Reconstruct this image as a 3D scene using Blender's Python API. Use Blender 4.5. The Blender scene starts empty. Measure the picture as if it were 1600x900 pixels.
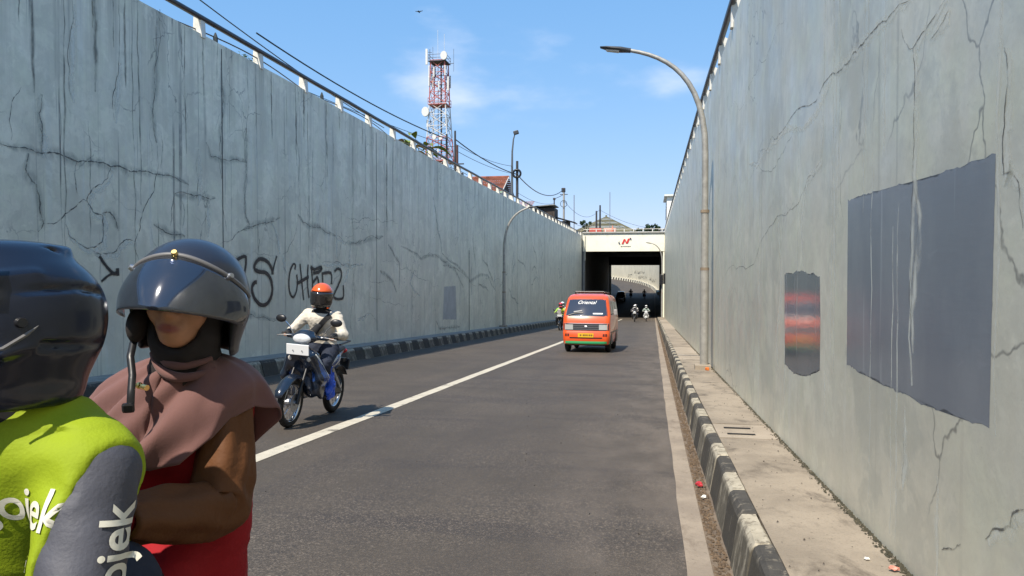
import bpy, bmesh, math, random
import numpy as np
from mathutils import Vector, Matrix, Euler, noise as mnoise
from mathutils.bvhtree import BVHTree

# ------------------------------------------------------------------ camera, sky, sun, exposure
sc = bpy.context.scene
col = sc.collection
cam_d = bpy.data.cameras.new('camera'); cam = bpy.data.objects.new('camera', cam_d); col.objects.link(cam)
cam_d.sensor_width = 36.0; cam_d.lens = 1150.0/1600.0*36.0
cam_d.clip_start = 0.05; cam_d.clip_end = 6000
CAM_YAW = math.radians(10.731); CAM_PITCH = math.radians(-1.295)
cam.location = (0, 0, 1.4)
cam.rotation_euler = (math.pi/2 + CAM_PITCH, 0, CAM_YAW)
sc.camera = cam

SUN_DIR = Vector((0.25, 0.64, -1.0)).normalized()          # the way the light travels
SUN_EL = math.asin(-SUN_DIR.z)
SUN_AZ = math.atan2(-SUN_DIR.x, -SUN_DIR.y)
world = bpy.data.worlds.new('World'); sc.world = world; world.use_nodes = True
nt = world.node_tree; nt.nodes.clear()
wout = nt.nodes.new('ShaderNodeOutputWorld'); wbg = nt.nodes.new('ShaderNodeBackground')
sky = nt.nodes.new('ShaderNodeTexSky'); sky.sky_type = 'NISHITA'; sky.sun_disc = False
sky.sun_elevation = SUN_EL; sky.sun_rotation = SUN_AZ % (2*math.pi)
sky.altitude = 700; sky.air_density = 1.0; sky.dust_density = 0.6; sky.ozone_density = 3.0
wbg.inputs['Strength'].default_value = 0.15
# thin fair-weather cloud, spread over the whole sky
tc = nt.nodes.new('ShaderNodeTexCoord')
mp = nt.nodes.new('ShaderNodeMapping'); mp.inputs['Scale'].default_value = (1.0, 1.0, 2.6)
mp.inputs['Location'].default_value = (2.7369, -8.2868, -8.8109)
nz = nt.nodes.new('ShaderNodeTexNoise'); nz.inputs['Scale'].default_value = 3.2; nz.inputs['Detail'].default_value = 7; nz.inputs['Roughness'].default_value = 0.5
rp = nt.nodes.new('ShaderNodeMapRange'); rp.interpolation_type = 'SMOOTHSTEP'
rp.inputs['From Min'].default_value = 0.58; rp.inputs['From Max'].default_value = 0.80
rp.inputs['To Min'].default_value = 0.0; rp.inputs['To Max'].default_value = 0.85
mxw = nt.nodes.new('ShaderNodeMix'); mxw.data_type = 'RGBA'
mxw.inputs['B'].default_value = (3.7, 4.1, 4.9, 1)
nt.links.new(tc.outputs['Generated'], mp.inputs['Vector']); nt.links.new(mp.outputs['Vector'], nz.inputs['Vector'])
nt.links.new(nz.outputs['Fac'], rp.inputs['Value']); nt.links.new(rp.outputs['Result'], mxw.inputs['Factor'])
# tone of the sky: a camera-like shoulder on each channel, the same all round
sp = nt.nodes.new('ShaderNodeSeparateColor'); cbn = nt.nodes.new('ShaderNodeCombineColor'); nt.links.new(sky.outputs['Color'], sp.inputs[0])
for ch, (pw, gain) in enumerate(((.75,.80),(.45,1.45),(.30,2.50))):
    a_ = nt.nodes.new('ShaderNodeMath'); a_.operation = 'POWER'; a_.inputs[1].default_value = pw; b_ = nt.nodes.new('ShaderNodeMath'); b_.operation = 'MULTIPLY'; b_.inputs[1].default_value = gain
    nt.links.new(sp.outputs[ch], a_.inputs[0]); nt.links.new(a_.outputs[0], b_.inputs[0]); nt.links.new(b_.outputs[0], cbn.inputs[ch])
nt.links.new(cbn.outputs[0], mxw.inputs['A']); nt.links.new(mxw.outputs['Result'], wbg.inputs['Color'])
nt.links.new(wbg.outputs['Background'], wout.inputs['Surface'])

sun_d = bpy.data.lights.new('sun', 'SUN'); sun = bpy.data.objects.new('sun', sun_d); col.objects.link(sun)
sun_d.energy = 4.05; sun_d.angle = math.radians(0.53); sun_d.color = (1.0, 0.92, 0.79)
sun.rotation_euler = SUN_DIR.to_track_quat('-Z', 'Y').to_euler(); sun.location = (-20, -40, 60)

sc.view_settings.view_transform = 'Standard'; sc.view_settings.look = 'None'
sc.view_settings.exposure = 0.68; sc.view_settings.gamma = 1.0; sc.view_settings.use_curve_mapping = False
try:
    sc.cycles.use_denoising = True; sc.cycles.denoiser = 'OPENIMAGEDENOISE'
    sc.cycles.max_bounces = 8; sc.cycles.transparent_max_bounces = 24
except Exception: pass

RND = random.Random(11)
R = math.radians

# ------------------------------------------------------------------ helpers
def tag(o, label=None, cat=None, group=None, kind=None):
    if label: o['label'] = label
    if cat: o['category'] = cat
    if group: o['group'] = group
    if kind: o['kind'] = kind
    return o
def empty(name, loc=(0,0,0), rot=(0,0,0), parent=None):
    o = bpy.data.objects.new(name, None); col.objects.link(o); o.location = loc; o.rotation_euler = rot
    o.empty_display_size = 0.1
    if parent: o.parent = parent
    return o
def link(name, me, mat=None, parent=None, loc=None, rot=None):
    o = bpy.data.objects.new(name, me); col.objects.link(o)
    if mat is not None and len(me.materials) == 0:
        for m in (mat if isinstance(mat, (list, tuple)) else [mat]): me.materials.append(m)
    if parent: o.parent = parent
    if loc is not None: o.location = loc
    if rot is not None: o.rotation_euler = rot
    return o
def copy_tree(o, parent=None):
    c = o.copy(); col.objects.link(c); c.parent = parent
    for ch in list(o.children): copy_tree(ch, c)
    return c
def swap_mats(root, table):
    """give a copied tree its own colours"""
    for o in [root] + list(root.children_recursive):
        if o.type == 'MESH' and any(m and m.name in table for m in o.data.materials):
            o.data = o.data.copy()
            for i, m in enumerate(o.data.materials):
                if m and m.name in table: o.data.materials[i] = table[m.name]

class MB:
    def __init__(s): s.v = []; s.f = []; s.mi = []; s.cur = 0
    def add(s, vs, fs):
        n = len(s.v); s.v += [tuple(v) for v in vs]; s.f += [tuple(i+n for i in f) for f in fs]; s.mi += [s.cur]*len(fs); return s
    def box(s, c, d, rot=None, taper=1.0):
        hx, hy, hz = d[0]/2, d[1]/2, d[2]/2
        vs = [Vector((x*hx*(taper if z > 0 else 1), y*hy*(taper if z > 0 else 1), z*hz)) for z in (-1,1) for y in (-1,1) for x in (-1,1)]
        if rot is not None:
            m = Euler(rot).to_matrix(); vs = [m @ v for v in vs]
        c = Vector(c)
        return s.add([v+c for v in vs], [(0,2,3,1),(4,5,7,6),(0,1,5,4),(2,6,7,3),(0,4,6,2),(1,3,7,5)])
    def bbox(s, c, d, b=0.01, rot=None):
        """box with chamfered edges (an octagon in plan, chamfer top and bottom)"""
        hx, hy, hz = d[0]/2, d[1]/2, d[2]/2; b = min(b, hx*.9, hy*.9, hz*.9)
        def ring(ix, z): 
            X, Y = hx-ix, hy-ix
            return [(X,-Y+b,z),(X,Y-b,z),(X-b,Y,z),(-X+b,Y,z),(-X,Y-b,z),(-X,-Y+b,z),(-X+b,-Y,z),(X-b,-Y,z)]
        vs = ring(b*.6,-hz)+ring(0,-hz+b)+ring(0,hz-b)+ring(b*.6,hz)
        fs = [tuple(reversed(range(8))), tuple(range(24,32))]
        for r in range(3):
            for i in range(8): j = (i+1) % 8; fs.append((r*8+i, r*8+j, r*8+8+j, r*8+8+i))
        m = Euler(rot).to_matrix() if rot is not None else Matrix.Identity(3)
        return s.add([m @ Vector(v)+Vector(c) for v in vs], fs)
    def tube(s, pts, r, n=10, caps=True):
        pts = [Vector(p) for p in pts]; rs = r if isinstance(r, (list, tuple)) else [r]*len(pts)
        vs, fs = [], []; prev = None
        for i, p in enumerate(pts):
            t = (pts[min(i+1, len(pts)-1)] - pts[max(i-1, 0)]).normalized()
            if prev is None:
                up = Vector((0,0,1)) if abs(t.z) < .9 else Vector((1,0,0)); a = t.cross(up).normalized()
            else: a = (prev - t*prev.dot(t)).normalized()
            prev = a; b = t.cross(a)
            for k in range(n):
                an = 2*math.pi*k/n; vs.append(p + (a*math.cos(an)+b*math.sin(an))*rs[i])
        for i in range(len(pts)-1):
            for k in range(n):
                k2 = (k+1) % n; fs.append((i*n+k, i*n+k2, (i+1)*n+k2, (i+1)*n+k))
        if caps: fs.append(tuple(reversed(range(n)))); fs.append(tuple((len(pts)-1)*n+k for k in range(n)))
        return s.add(vs, fs)
    def torus(s, c, Rr, r, n=32, m=10, sx=1.0):
        """ring round the X axis"""
        vs, fs = [], []
        for i in range(n):
            a = 2*math.pi*i/n
            for j in range(m):
                b = 2*math.pi*j/m; q = Rr + r*math.cos(b)
                vs.append((c[0]+r*sx*math.sin(b), c[1]+q*math.cos(a), c[2]+q*math.sin(a)))
        for i in range(n):
            for j in range(m): fs.append((i*m+j, ((i+1)%n)*m+j, ((i+1)%n)*m+(j+1)%m, i*m+(j+1)%m))
        return s.add(vs, fs)
    def ell(s, c, r, n=16, m=10, rot=None):
        vs, fs = [(0,0,-1)], []
        for i in range(1, m):
            ph = math.pi*i/m - math.pi/2
            for k in range(n):
                a = 2*math.pi*k/n; vs.append((math.cos(ph)*math.cos(a), math.cos(ph)*math.sin(a), math.sin(ph)))
        vs.append((0,0,1)); L = len(vs)-1
        for k in range(n): k2 = (k+1)%n; fs.append((0, 1+k2, 1+k)); fs.append((L, L-n+k, L-n+k2))
        for i in range(m-2):
            for k in range(n): k2 = (k+1)%n; fs.append((1+i*n+k, 1+i*n+k2, 1+(i+1)*n+k2, 1+(i+1)*n+k))
        M = Euler(rot).to_matrix() if rot is not None else Matrix.Identity(3)
        return s.add([M @ Vector((v[0]*r[0], v[1]*r[1], v[2]*r[2])) + Vector(c) for v in vs], fs)
    def prism(s, poly, a0, a1, axis='x'):
        """polygon (2D) extruded between a0 and a1 along an axis"""
        n = len(poly)
        def P(u, w, a): return (a,u,w) if axis == 'x' else ((u,a,w) if axis == 'y' else (u,w,a))
        vs = [P(u,w,a0) for u,w in poly]+[P(u,w,a1) for u,w in poly]
        fs = [tuple(range(n)), tuple(reversed(range(n,2*n)))]
        for i in range(n): j = (i+1)%n; fs.append((j, i, n+i, n+j))
        return s.add(vs, fs)
    def grid(s, rows):
        h, w = len(rows), len(rows[0]); vs = [p for r_ in rows for p in r_]
        return s.add(vs, [(i*w+j, i*w+j+1, (i+1)*w+j+1, (i+1)*w+j) for i in range(h-1) for j in range(w-1)])
    def mesh(s, name, smooth=False, fix=True):
        me = bpy.data.meshes.new(name); me.from_pydata(s.v, [], s.f)
        if fix:
            b = bmesh.new(); b.from_mesh(me); bmesh.ops.recalc_face_normals(b, faces=b.faces); b.to_mesh(me); b.free()
        if any(s.mi): me.polygons.foreach_set('material_index', s.mi)
        if smooth:
            me.polygons.foreach_set('use_smooth', [True]*len(me.polygons))
            try: me.set_sharp_from_angle(angle=R(50))
            except Exception: pass
        return me
    def build(s, name, mat, parent=None, smooth=False, fix=True, loc=None, rot=None):
        return link(name, s.mesh(name, smooth, fix), mat, parent, loc, rot)

def arc(c, r, a0, a1, n, plane='yz', x=0):
    out = []
    for i in range(n+1):
        a = a0+(a1-a0)*i/n
        out.append((x, c[0]+r*math.cos(a), c[1]+r*math.sin(a)))
    return out
def bez(p0, p1, p2, n=10):
    p0, p1, p2 = Vector(p0), Vector(p1), Vector(p2)
    return [p0*(1-t)**2 + p1*2*t*(1-t) + p2*t*t for t in [i/n for i in range(n+1)]]

# ---- distance-field modelling (bodies, helmets, plastic panels)
def _hash(i, j, k):
    n = (i*374761393 + j*668265263 + k*2147483647 + 1013904223) & 0xffffffff
    n = ((n ^ (n >> 13))*1274126177) & 0xffffffff
    return ((n ^ (n >> 16)) & 0xffff)/65535.0*2-1
def vnoise(x, y, z):
    x, y, z = np.broadcast_arrays(x, y, z)
    i, j, k = np.floor(x).astype(np.int64), np.floor(y).astype(np.int64), np.floor(z).astype(np.int64)
    fx, fy, fz = x-i, y-j, z-k
    fx, fy, fz = [q*q*(3-2*q) for q in (fx, fy, fz)]
    r_ = 0
    for a in (0,1):
        for b in (0,1):
            for c in (0,1):
                r_ = r_ + _hash(i+a, j+b, k+c)*(fx if a else 1-fx)*(fy if b else 1-fy)*(fz if c else 1-fz)
    return r_
def smin(a, b, k):
    h = np.clip(0.5+0.5*(b-a)/k, 0, 1); return b*(1-h)+a*h - k*h*(1-h)
class Field:
    def __init__(s, lo, hi, res):
        s.lo = np.array(lo, float); s.res = res
        s.n = np.ceil((np.array(hi)-s.lo)/res).astype(int)+1
        s.ax = [s.lo[i]+res*np.arange(s.n[i]) for i in range(3)]
        s.v = np.full(s.n, 0.25)
    def _sl(s, lo, hi):
        a = np.clip(np.floor((np.array(lo)-s.lo)/s.res).astype(int), 0, s.n); b = np.clip(np.ceil((np.array(hi)-s.lo)/s.res).astype(int)+1, 0, s.n)
        S = tuple(slice(a[i], b[i]) for i in range(3))
        return S, s.ax[0][S[0]][:,None,None], s.ax[1][S[1]][None,:,None], s.ax[2][S[2]][None,None,:]
    def _op(s, S, d, k, mode):
        if d.size == 0: return
        if mode == 'u': s.v[S] = smin(s.v[S], d, k)
        elif mode == 'c': s.v[S] = -smin(-s.v[S], d, k)          # cut: keep where d > 0
        elif mode == 'i': s.v[S] = -smin(-s.v[S], -d, k)
    def cap(s, a, b, ra, rb=None, k=.02, mode='u', flat=None):
        rb = ra if rb is None else rb; a = np.array(a, float); b = np.array(b, float); m = max(ra, rb)+.07
        S, x, y, z = s._sl(np.minimum(a,b)-m, np.maximum(a,b)+m)
        ab = b-a; L = max(ab@ab, 1e-9)
        t = np.clip(((x-a[0])*ab[0]+(y-a[1])*ab[1]+(z-a[2])*ab[2])/L, 0, 1)
        fl = flat or (1,1,1)
        d = np.sqrt(((x-a[0]-t*ab[0])/fl[0])**2+((y-a[1]-t*ab[1])/fl[1])**2+((z-a[2]-t*ab[2])/fl[2])**2) - (ra+(rb-ra)*t)
        s._op(S, d*min(fl), k, mode); return s
    def ell(s, c, r, k=.02, mode='u', M=None):
        c = np.array(c, float); r = np.array(r, float); m = r.max()+.07
        S, x, y, z = s._sl(c-m, c+m)
        X, Y, Z = x-c[0], y-c[1], z-c[2]
        if M is not None:                                        # world -> local
            X, Y, Z = [M[i][0]*X+M[i][1]*Y+M[i][2]*Z for i in range(3)]
        k0 = np.sqrt((X/r[0])**2+(Y/r[1])**2+(Z/r[2])**2); k1 = np.sqrt((X/r[0]**2)**2+(Y/r[1]**2)**2+(Z/r[2]**2)**2)+1e-9
        s._op(S, k0*(k0-1)/k1, k, mode); return s
    def fn(s, f, k=.01, mode='u'):
        S, x, y, z = s._sl(s.lo-1, s.lo+s.n*s.res+1); d = f(x, y, z); s._op(S, np.broadcast_to(d, s.v.shape), k, mode); return s
    def bump(s, f):
        S, x, y, z = s._sl(s.lo-1, s.lo+s.n*s.res+1); s.v = s.v + f(x, y, z); return s
    def mesh(s, name, mats=None, matfn=None, smooth_iter=0):
        v = s.v; v[0]=v[-1]=.1; v[:,0]=v[:,-1]=.1; v[:,:,0]=v[:,:,-1]=.1
        s_ = v < 0; nx, ny, nz_ = v.shape
        cnt = np.zeros((nx-1,ny-1,nz_-1), int)
        cor = [(i,j,k) for i in (0,1) for j in (0,1) for k in (0,1)]
        for i,j,k in cor: cnt += s_[i:nx-1+i, j:ny-1+j, k:nz_-1+k]
        act = (cnt > 0) & (cnt < 8); I = np.argwhere(act); idx = np.full(act.shape, -1); idx[act] = np.arange(len(I))
        acc = np.zeros((len(I),3)); num = np.zeros(len(I))
        for a in cor:
            for ax in range(3):
                if a[ax]: continue
                b = list(a); b[ax] = 1
                va = v[I[:,0]+a[0], I[:,1]+a[1], I[:,2]+a[2]]; vb = v[I[:,0]+b[0], I[:,1]+b[1], I[:,2]+b[2]]
                m = (va < 0) != (vb < 0); t = np.where(m, va/np.where(m, va-vb, 1), 0)
                p = np.array(a, float)[None,:].repeat(len(I),0); p[:,ax] += t
                acc[m] += p[m]; num[m] += 1
        V = s.lo + s.res*(I+acc/num[:,None])
        F = []
        for ax in range(3):
            u, w = (ax+1)%3, (ax+2)%3
            sl0 = [slice(None)]*3; sl1 = [slice(None)]*3; sl0[ax] = slice(0,-1); sl1[ax] = slice(1,None)
            ch = s_[tuple(sl0)] != s_[tuple(sl1)]
            E_ = np.argwhere(ch); E_ = E_[(E_[:,u] > 0) & (E_[:,w] > 0) & (E_[:,u] < s.n[u]-1) & (E_[:,w] < s.n[w]-1)]
            ins = s_[E_[:,0], E_[:,1], E_[:,2]]
            def cell(du, dw):
                q = E_.copy(); q[:,u] += du; q[:,w] += dw; return idx[q[:,0], q[:,1], q[:,2]]
            Q = np.stack([cell(-1,-1), cell(0,-1), cell(0,0), cell(-1,0)], 1)
            Q[~ins] = Q[~ins][:,::-1]; F.append(Q)
        F = np.concatenate(F)
        me = bpy.data.meshes.new(name); me.vertices.add(len(V)); me.vertices.foreach_set('co', V.ravel())
        me.loops.add(len(F)*4); me.loops.foreach_set('vertex_index', F.ravel().astype(np.int32))
        me.polygons.add(len(F)); me.polygons.foreach_set('loop_start', np.arange(0,len(F)*4,4,dtype=np.int32))
        me.polygons.foreach_set('use_smooth', np.ones(len(F), bool))
        for m in (mats or []): me.materials.append(m)
        if matfn is not None:
            c = V[F].mean(1); me.polygons.foreach_set('material_index', matfn(c[:,0],c[:,1],c[:,2]).astype(np.int32))
        me.update(calc_edges=True); me.validate()
        return me
def bvh(me): return BVHTree.FromPolygons([v.co.copy() for v in me.vertices], [tuple(p.vertices) for p in me.polygons])
def project(vs, tree, d, off, back=.6):
    """push points along d onto a surface"""
    d = Vector(d).normalized(); out = []
    for v in vs:
        v = Vector(v); h = tree.ray_cast(v-d*back, d)
        out.append(h[0]-d*off if h[0] is not None else v)
    return out
def text_mesh(txt, size, shear=0, bold=0, ext=0.0, subdiv=0):
    cu = bpy.data.curves.new('lettering', 'FONT'); cu.body = txt; cu.size = size; cu.shear = shear; cu.offset = bold; cu.extrude = ext
    cu.align_x = 'CENTER'; cu.align_y = 'CENTER'; cu.resolution_u = 5
    o = bpy.data.objects.new('lettering', cu); col.objects.link(o)
    dg = bpy.context.evaluated_depsgraph_get(); me = bpy.data.meshes.new_from_object(o.evaluated_get(dg))
    bpy.data.objects.remove(o); bpy.data.curves.remove(cu)
    if subdiv:
        b = bmesh.new(); b.from_mesh(me); bmesh.ops.triangulate(b, faces=b.faces)
        for _ in range(6):
            e = [e for e in b.edges if e.calc_length() > subdiv]
            if not e: break
            bmesh.ops.subdivide_edges(b, edges=e, cuts=1); bmesh.ops.triangulate(b, faces=b.faces)
        b.to_mesh(me); b.free()
    me.materials.clear()
    return me

def ribbon(pts, width, jit=0, sub=0, rnd=None, taper=True, closed=False):
    """2D polyline -> list of (u,v,a) left/right points; a runs along"""
    P_ = [Vector((p[0], p[1])) for p in pts]
    for _ in range(sub):
        Q = [P_[0]]
        for a, b in zip(P_, P_[1:]):
            d = b-a; n = Vector((-d.y, d.x)); Q += [(a+b)/2 + n*rnd.uniform(-jit, jit), b]
        P_ = Q
    out = []; n_ = len(P_)
    for i, p in enumerate(P_):
        t = P_[min(i+1, n_-1)]-P_[max(i-1, 0)]
        if t.length < 1e-9: t = Vector((1,0))
        t.normalize(); nn = Vector((-t.y, t.x)); w = width/2
        if taper: w *= min(1, .35+2.2*min(i, n_-1-i)/max(n_-1,1))
        if rnd and jit: w *= rnd.uniform(.7, 1.35)
        out.append((p+nn*w, p-nn*w))
    return out
def ribbon_mesh(name, ribs, to3d):
    """ribs: list of ribbons; uv.x along, uv.y across"""
    vs, fs, uv = [], [], []
    for rb in ribs:
        n0 = len(vs); L = 0
        for i, (a, b) in enumerate(rb):
            vs += [to3d(*a), to3d(*b)]
        for i in range(len(rb)-1):
            l2 = L + ((rb[i+1][0]+rb[i+1][1])-(rb[i][0]+rb[i][1])).length/2
            fs.append((n0+2*i, n0+2*i+1, n0+2*i+3, n0+2*i+2)); uv += [(L,0),(L,1),(l2,1),(l2,0)]; L = l2
    me = bpy.data.meshes.new(name); me.from_pydata(vs, [], fs)
    l = me.uv_layers.new(name='UVMap'); l.data.foreach_set('uv', [c for p in uv for c in p])
    return me

# ------------------------------------------------------------------ materials
MATS = {}
def mat(name, c, rough=.5, metal=0., spec=.5, coat=0., var=0., vs=6., bump=0., bs=60., c2=None, emit=None, trans=0., sheen=0., ior=1.5):
    if name in MATS: return MATS[name]
    m = bpy.data.materials.new(name); m.use_nodes = True; t = m.node_tree; b = t.nodes['Principled BSDF']
    b.inputs['Base Color'].default_value = (*c, 1); b.inputs['Roughness'].default_value = rough; b.inputs['Metallic'].default_value = metal
    b.inputs['Specular IOR Level'].default_value = spec; b.inputs['Coat Weight'].default_value = coat; b.inputs['Coat Roughness'].default_value = .06
    b.inputs['Transmission Weight'].default_value = trans; b.inputs['IOR'].default_value = ior; b.inputs['Sheen Weight'].default_value = sheen
    if emit: b.inputs['Emission Color'].default_value = (*emit[:3], 1); b.inputs['Emission Strength'].default_value = emit[3]
    if var or c2 or bump:
        tcx = t.nodes.new('ShaderNodeTexCoord')
    if var or c2:
        n = t.nodes.new('ShaderNodeTexNoise'); n.inputs['Scale'].default_value = vs; n.inputs['Detail'].default_value = 6; n.inputs['Roughness'].default_value = .62
        mx = t.nodes.new('ShaderNodeMix'); mx.data_type = 'RGBA'
        r_ = t.nodes.new('ShaderNodeMapRange'); r_.inputs['From Min'].default_value = .32; r_.inputs['From Max'].default_value = .68
        A = tuple(max(0, q*(1-var)) for q in c); B = c2 or tuple(min(1, q*(1+var)) for q in c)
        mx.inputs['A'].default_value = (*(c if c2 else A), 1); mx.inputs['B'].default_value = (*B, 1)
        t.links.new(tcx.outputs['Object'], n.inputs['Vector']); t.links.new(n.outputs['Fac'], r_.inputs['Value']); t.links.new(r_.outputs['Result'], mx.inputs['Factor'])
        t.links.new(mx.outputs['Result'], b.inputs['Base Color'])
    if bump:
        n2 = t.nodes.new('ShaderNodeTexNoise'); n2.inputs['Scale'].default_value = bs; n2.inputs['Detail'].default_value = 5
        bp = t.nodes.new('ShaderNodeBump'); bp.inputs['Strength'].default_value = bump; bp.inputs['Distance'].default_value = .01
        t.links.new(tcx.outputs['Object'], n2.inputs['Vector']); t.links.new(n2.outputs['Fac'], bp.inputs['Height']); t.links.new(bp.outputs['Normal'], b.inputs['Normal'])
    MATS[name] = m; return m
class NT:
    """small node-graph writer"""
    def __init__(s, name):
        s.m = bpy.data.materials.new(name); s.m.use_nodes = True; s.t = s.m.node_tree; s.b = s.t.nodes['Principled BSDF']; MATS[name] = s.m
        s.pos = s.new('ShaderNodeNewGeometry').outputs['Position']
    def new(s, k): return s.t.nodes.new(k)
    def setin(s, sock, v):
        if hasattr(v, 'is_output') or isinstance(v, bpy.types.NodeSocket): s.t.links.new(v, sock)
        elif isinstance(v, (tuple, list)) and len(v) == 3 and sock.type == 'RGBA': sock.default_value = (*v, 1)
        else: sock.default_value = v
    def scale(s, vec, k, off=(0,0,0)):
        n = s.new('ShaderNodeMapping'); n.inputs['Scale'].default_value = k; n.inputs['Location'].default_value = off; s.t.links.new(vec, n.inputs['Vector']); return n.outputs['Vector']
    def noise(s, vec, sc_, det=5, rough=.55, dist=0):
        n = s.new('ShaderNodeTexNoise'); n.inputs['Scale'].default_value = sc_; n.inputs['Detail'].default_value = det; n.inputs['Roughness'].default_value = rough; n.inputs['Distortion'].default_value = dist
        s.t.links.new(vec, n.inputs['Vector']); return n.outputs['Fac']
    def vor(s, vec, sc_, feat='DISTANCE_TO_EDGE', out='Distance'):
        n = s.new('ShaderNodeTexVoronoi'); n.feature = feat; n.inputs['Scale'].default_value = sc_; s.t.links.new(vec, n.inputs['Vector']); return n.outputs[out]
    def ramp(s, v, a, b, lo=0., hi=1., smooth=True):
        n = s.new('ShaderNodeMapRange'); n.interpolation_type = 'SMOOTHSTEP' if smooth else 'LINEAR'
        n.inputs['From Min'].default_value = a; n.inputs['From Max'].default_value = b; n.inputs['To Min'].default_value = lo; n.inputs['To Max'].default_value = hi
        s.t.links.new(v, n.inputs['Value']); return n.outputs['Result']
    def math(s, op, a, b=0.):
        n = s.new('ShaderNodeMath'); n.operation = op; s.setin(n.inputs[0], a); s.setin(n.inputs[1], b); return n.outputs[0]
    def mix(s, fac, a, b, mode='MIX'):
        n = s.new('ShaderNodeMix'); n.data_type = 'RGBA'; n.blend_type = mode; s.setin(n.inputs['Factor'], fac); s.setin(n.inputs['A'], a); s.setin(n.inputs['B'], b); return n.outputs['Result']
    def sep(s, vec):
        n = s.new('ShaderNodeSeparateXYZ'); s.t.links.new(vec, n.inputs[0]); return n.outputs
    def bump(s, h, st=.3, dist=.01):
        n = s.new('ShaderNodeBump'); n.inputs['Strength'].default_value = st; n.inputs['Distance'].default_value = dist; s.t.links.new(h, n.inputs['Height']); s.t.links.new(n.outputs['Normal'], s.b.inputs['Normal'])
    def fin(s, c, rough=.6, spec=.5):
        s.setin(s.b.inputs['Base Color'], c); s.setin(s.b.inputs['Roughness'], rough); s.b.inputs['Specular IOR Level'].default_value = spec; return s.m

def wall_material(name, base, base2, green, streak, thin, top_dirt, pale, rough):
    n = NT(name); p = n.pos; x, y, z = n.sep(p)
    big = n.ramp(n.noise(n.scale(p, (1,1,1.2)), .55, 8, .68), .38, .62)
    med = n.noise(p, 2.2, 6, .62)
    c = n.mix(big, base, base2)
    c = n.mix(n.ramp(med, .44, .62, 0, .7), c, green)
    # broad washes and thin runs of dirt that follow the fall of the water
    wash = n.noise(n.scale(n_dist(n, p, .12), (1,1.5,.22)), 1.0, 6, .68, .3)
    c = n.mix(n.ramp(wash, .44, .66, 0, streak), c, tuple(q*.60 for q in base))
    fall = n.noise(n.scale(p, (1,1.9,.42), (0,4.7,2.1)), 1.0, 4, .6)
    ln = n.noise(n.scale(p, (1,9.5,.11)), 1.0, 4, .58, .1)
    lnm = n.math('MULTIPLY', n.ramp(ln, .60, .645, 0, thin), n.ramp(fall, .42, .56))
    c = n.mix(lnm, c, (.13,.135,.13))
    ln2 = n.noise(n.scale(p, (1,16.,.2), (0,7.3,1.7)), 1.0, 4, .55, .1)
    c = n.mix(n.math('MULTIPLY', n.ramp(ln2, .635, .69, 0, thin*.6), n.ramp(fall, .64, .46)), c, (.15,.155,.15))
    # pale lime runs
    lm = n.noise(n.scale(p, (1,7.,.16), (0,2.3,9.1)), 1.0, 4, .6, .25)
    lmf = n.noise(n.scale(p, (1,.8,.5), (0,1.1,5.5)), 1.0, 3, .5)
    c = n.mix(n.math('MULTIPLY', n.ramp(lm, .54, .64, 0, pale), n.ramp(lmf, .40, .60)), c, (.66,.67,.62))
    # soot and algae near the coping
    tz = n.ramp(z, 3.2, 6.2, 0, 1, False)
    tl = n.noise(n.scale(p, (1,2.6,.09), (0,3.9,0)), 1.0, 6, .7, .2)
    c = n.mix(n.math('MULTIPLY', n.math('MULTIPLY', tz, n.ramp(tl, .46, .66)), top_dirt), c, (.11,.11,.095))
    # ochre spots
    oc = n.noise(n.scale(p, (1,1.3,.8), (0,8,3)), 1.6, 6, .66)
    c = n.mix(n.ramp(oc, .68, .80, 0, .45), c, (.42,.36,.20))
    # warm patchy tint, stronger towards the foot of the wall
    dz_ = n.math('MULTIPLY', n.ramp(n.math('ADD', z, n.math('MULTIPLY', y, .0487)), 3.4, .2, 0, .55), n.ramp(n.noise(n.scale(p, (1,.7,.5)), 1.1, 6, .66), .34, .62))
    c = n.mix(dz_, c, (.58,.53,.42))
    # hairline crazing
    vz = n.vor(n.scale(n_dist(n, p, .35), (1,1.0,.75)), 1.15)
    cz = n.math('MULTIPLY', n.ramp(vz, .0, .012, 1, 0), n.ramp(n.noise(p, .5, 3), .50, .60, 0, .75))
    c = n.mix(cz, c, (.09,.09,.085))
    sp = n.noise(p, 38, 4, .7)
    c = n.mix(n.ramp(sp, .66, .74, 0, .35), c, tuple(q*.45 for q in base))
    c = n.mix(n.ramp(n.noise(p, 7, 6, .72), .34, .66, 0, .42), c, tuple(q*.68 for q in base))
    mot = n.noise(n_dist(n, p, .5), .9, 7, .7)
    c = n.mix(n.ramp(mot, .52, .60, 0, .48), c, tuple(q*.74 for q in base2)); c = n.mix(n.ramp(mot, .44, .38, 0, .30), c, tuple(min(1,q*1.18) for q in base))
    h = n.math('ADD', n.math('MULTIPLY', n.noise(p, 3.0, 6, .6), 1.0), n.math('MULTIPLY', n.noise(p, 45, 4, .6), .10))
    n.bump(h, .22, .02)
    return n.fin(c, n.ramp(n.noise(p, 1.7, 5, .6), .3, .7, rough-.08, rough+.12), .5)
def n_dist(n, p, amt):
    q = n.new('ShaderNodeTexNoise'); q.inputs['Scale'].default_value = 1.6; q.inputs['Detail'].default_value = 5; n.t.links.new(p, q.inputs['Vector'])
    a = n.new('ShaderNodeVectorMath'); a.operation = 'SCALE'; n.t.links.new(q.outputs['Color'], a.inputs[0]); a.inputs['Scale'].default_value = amt*2
    b = n.new('ShaderNodeVectorMath'); b.operation = 'ADD'; n.t.links.new(p, b.inputs[0]); n.t.links.new(a.outputs[0], b.inputs[1]); return b.outputs[0]

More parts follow.
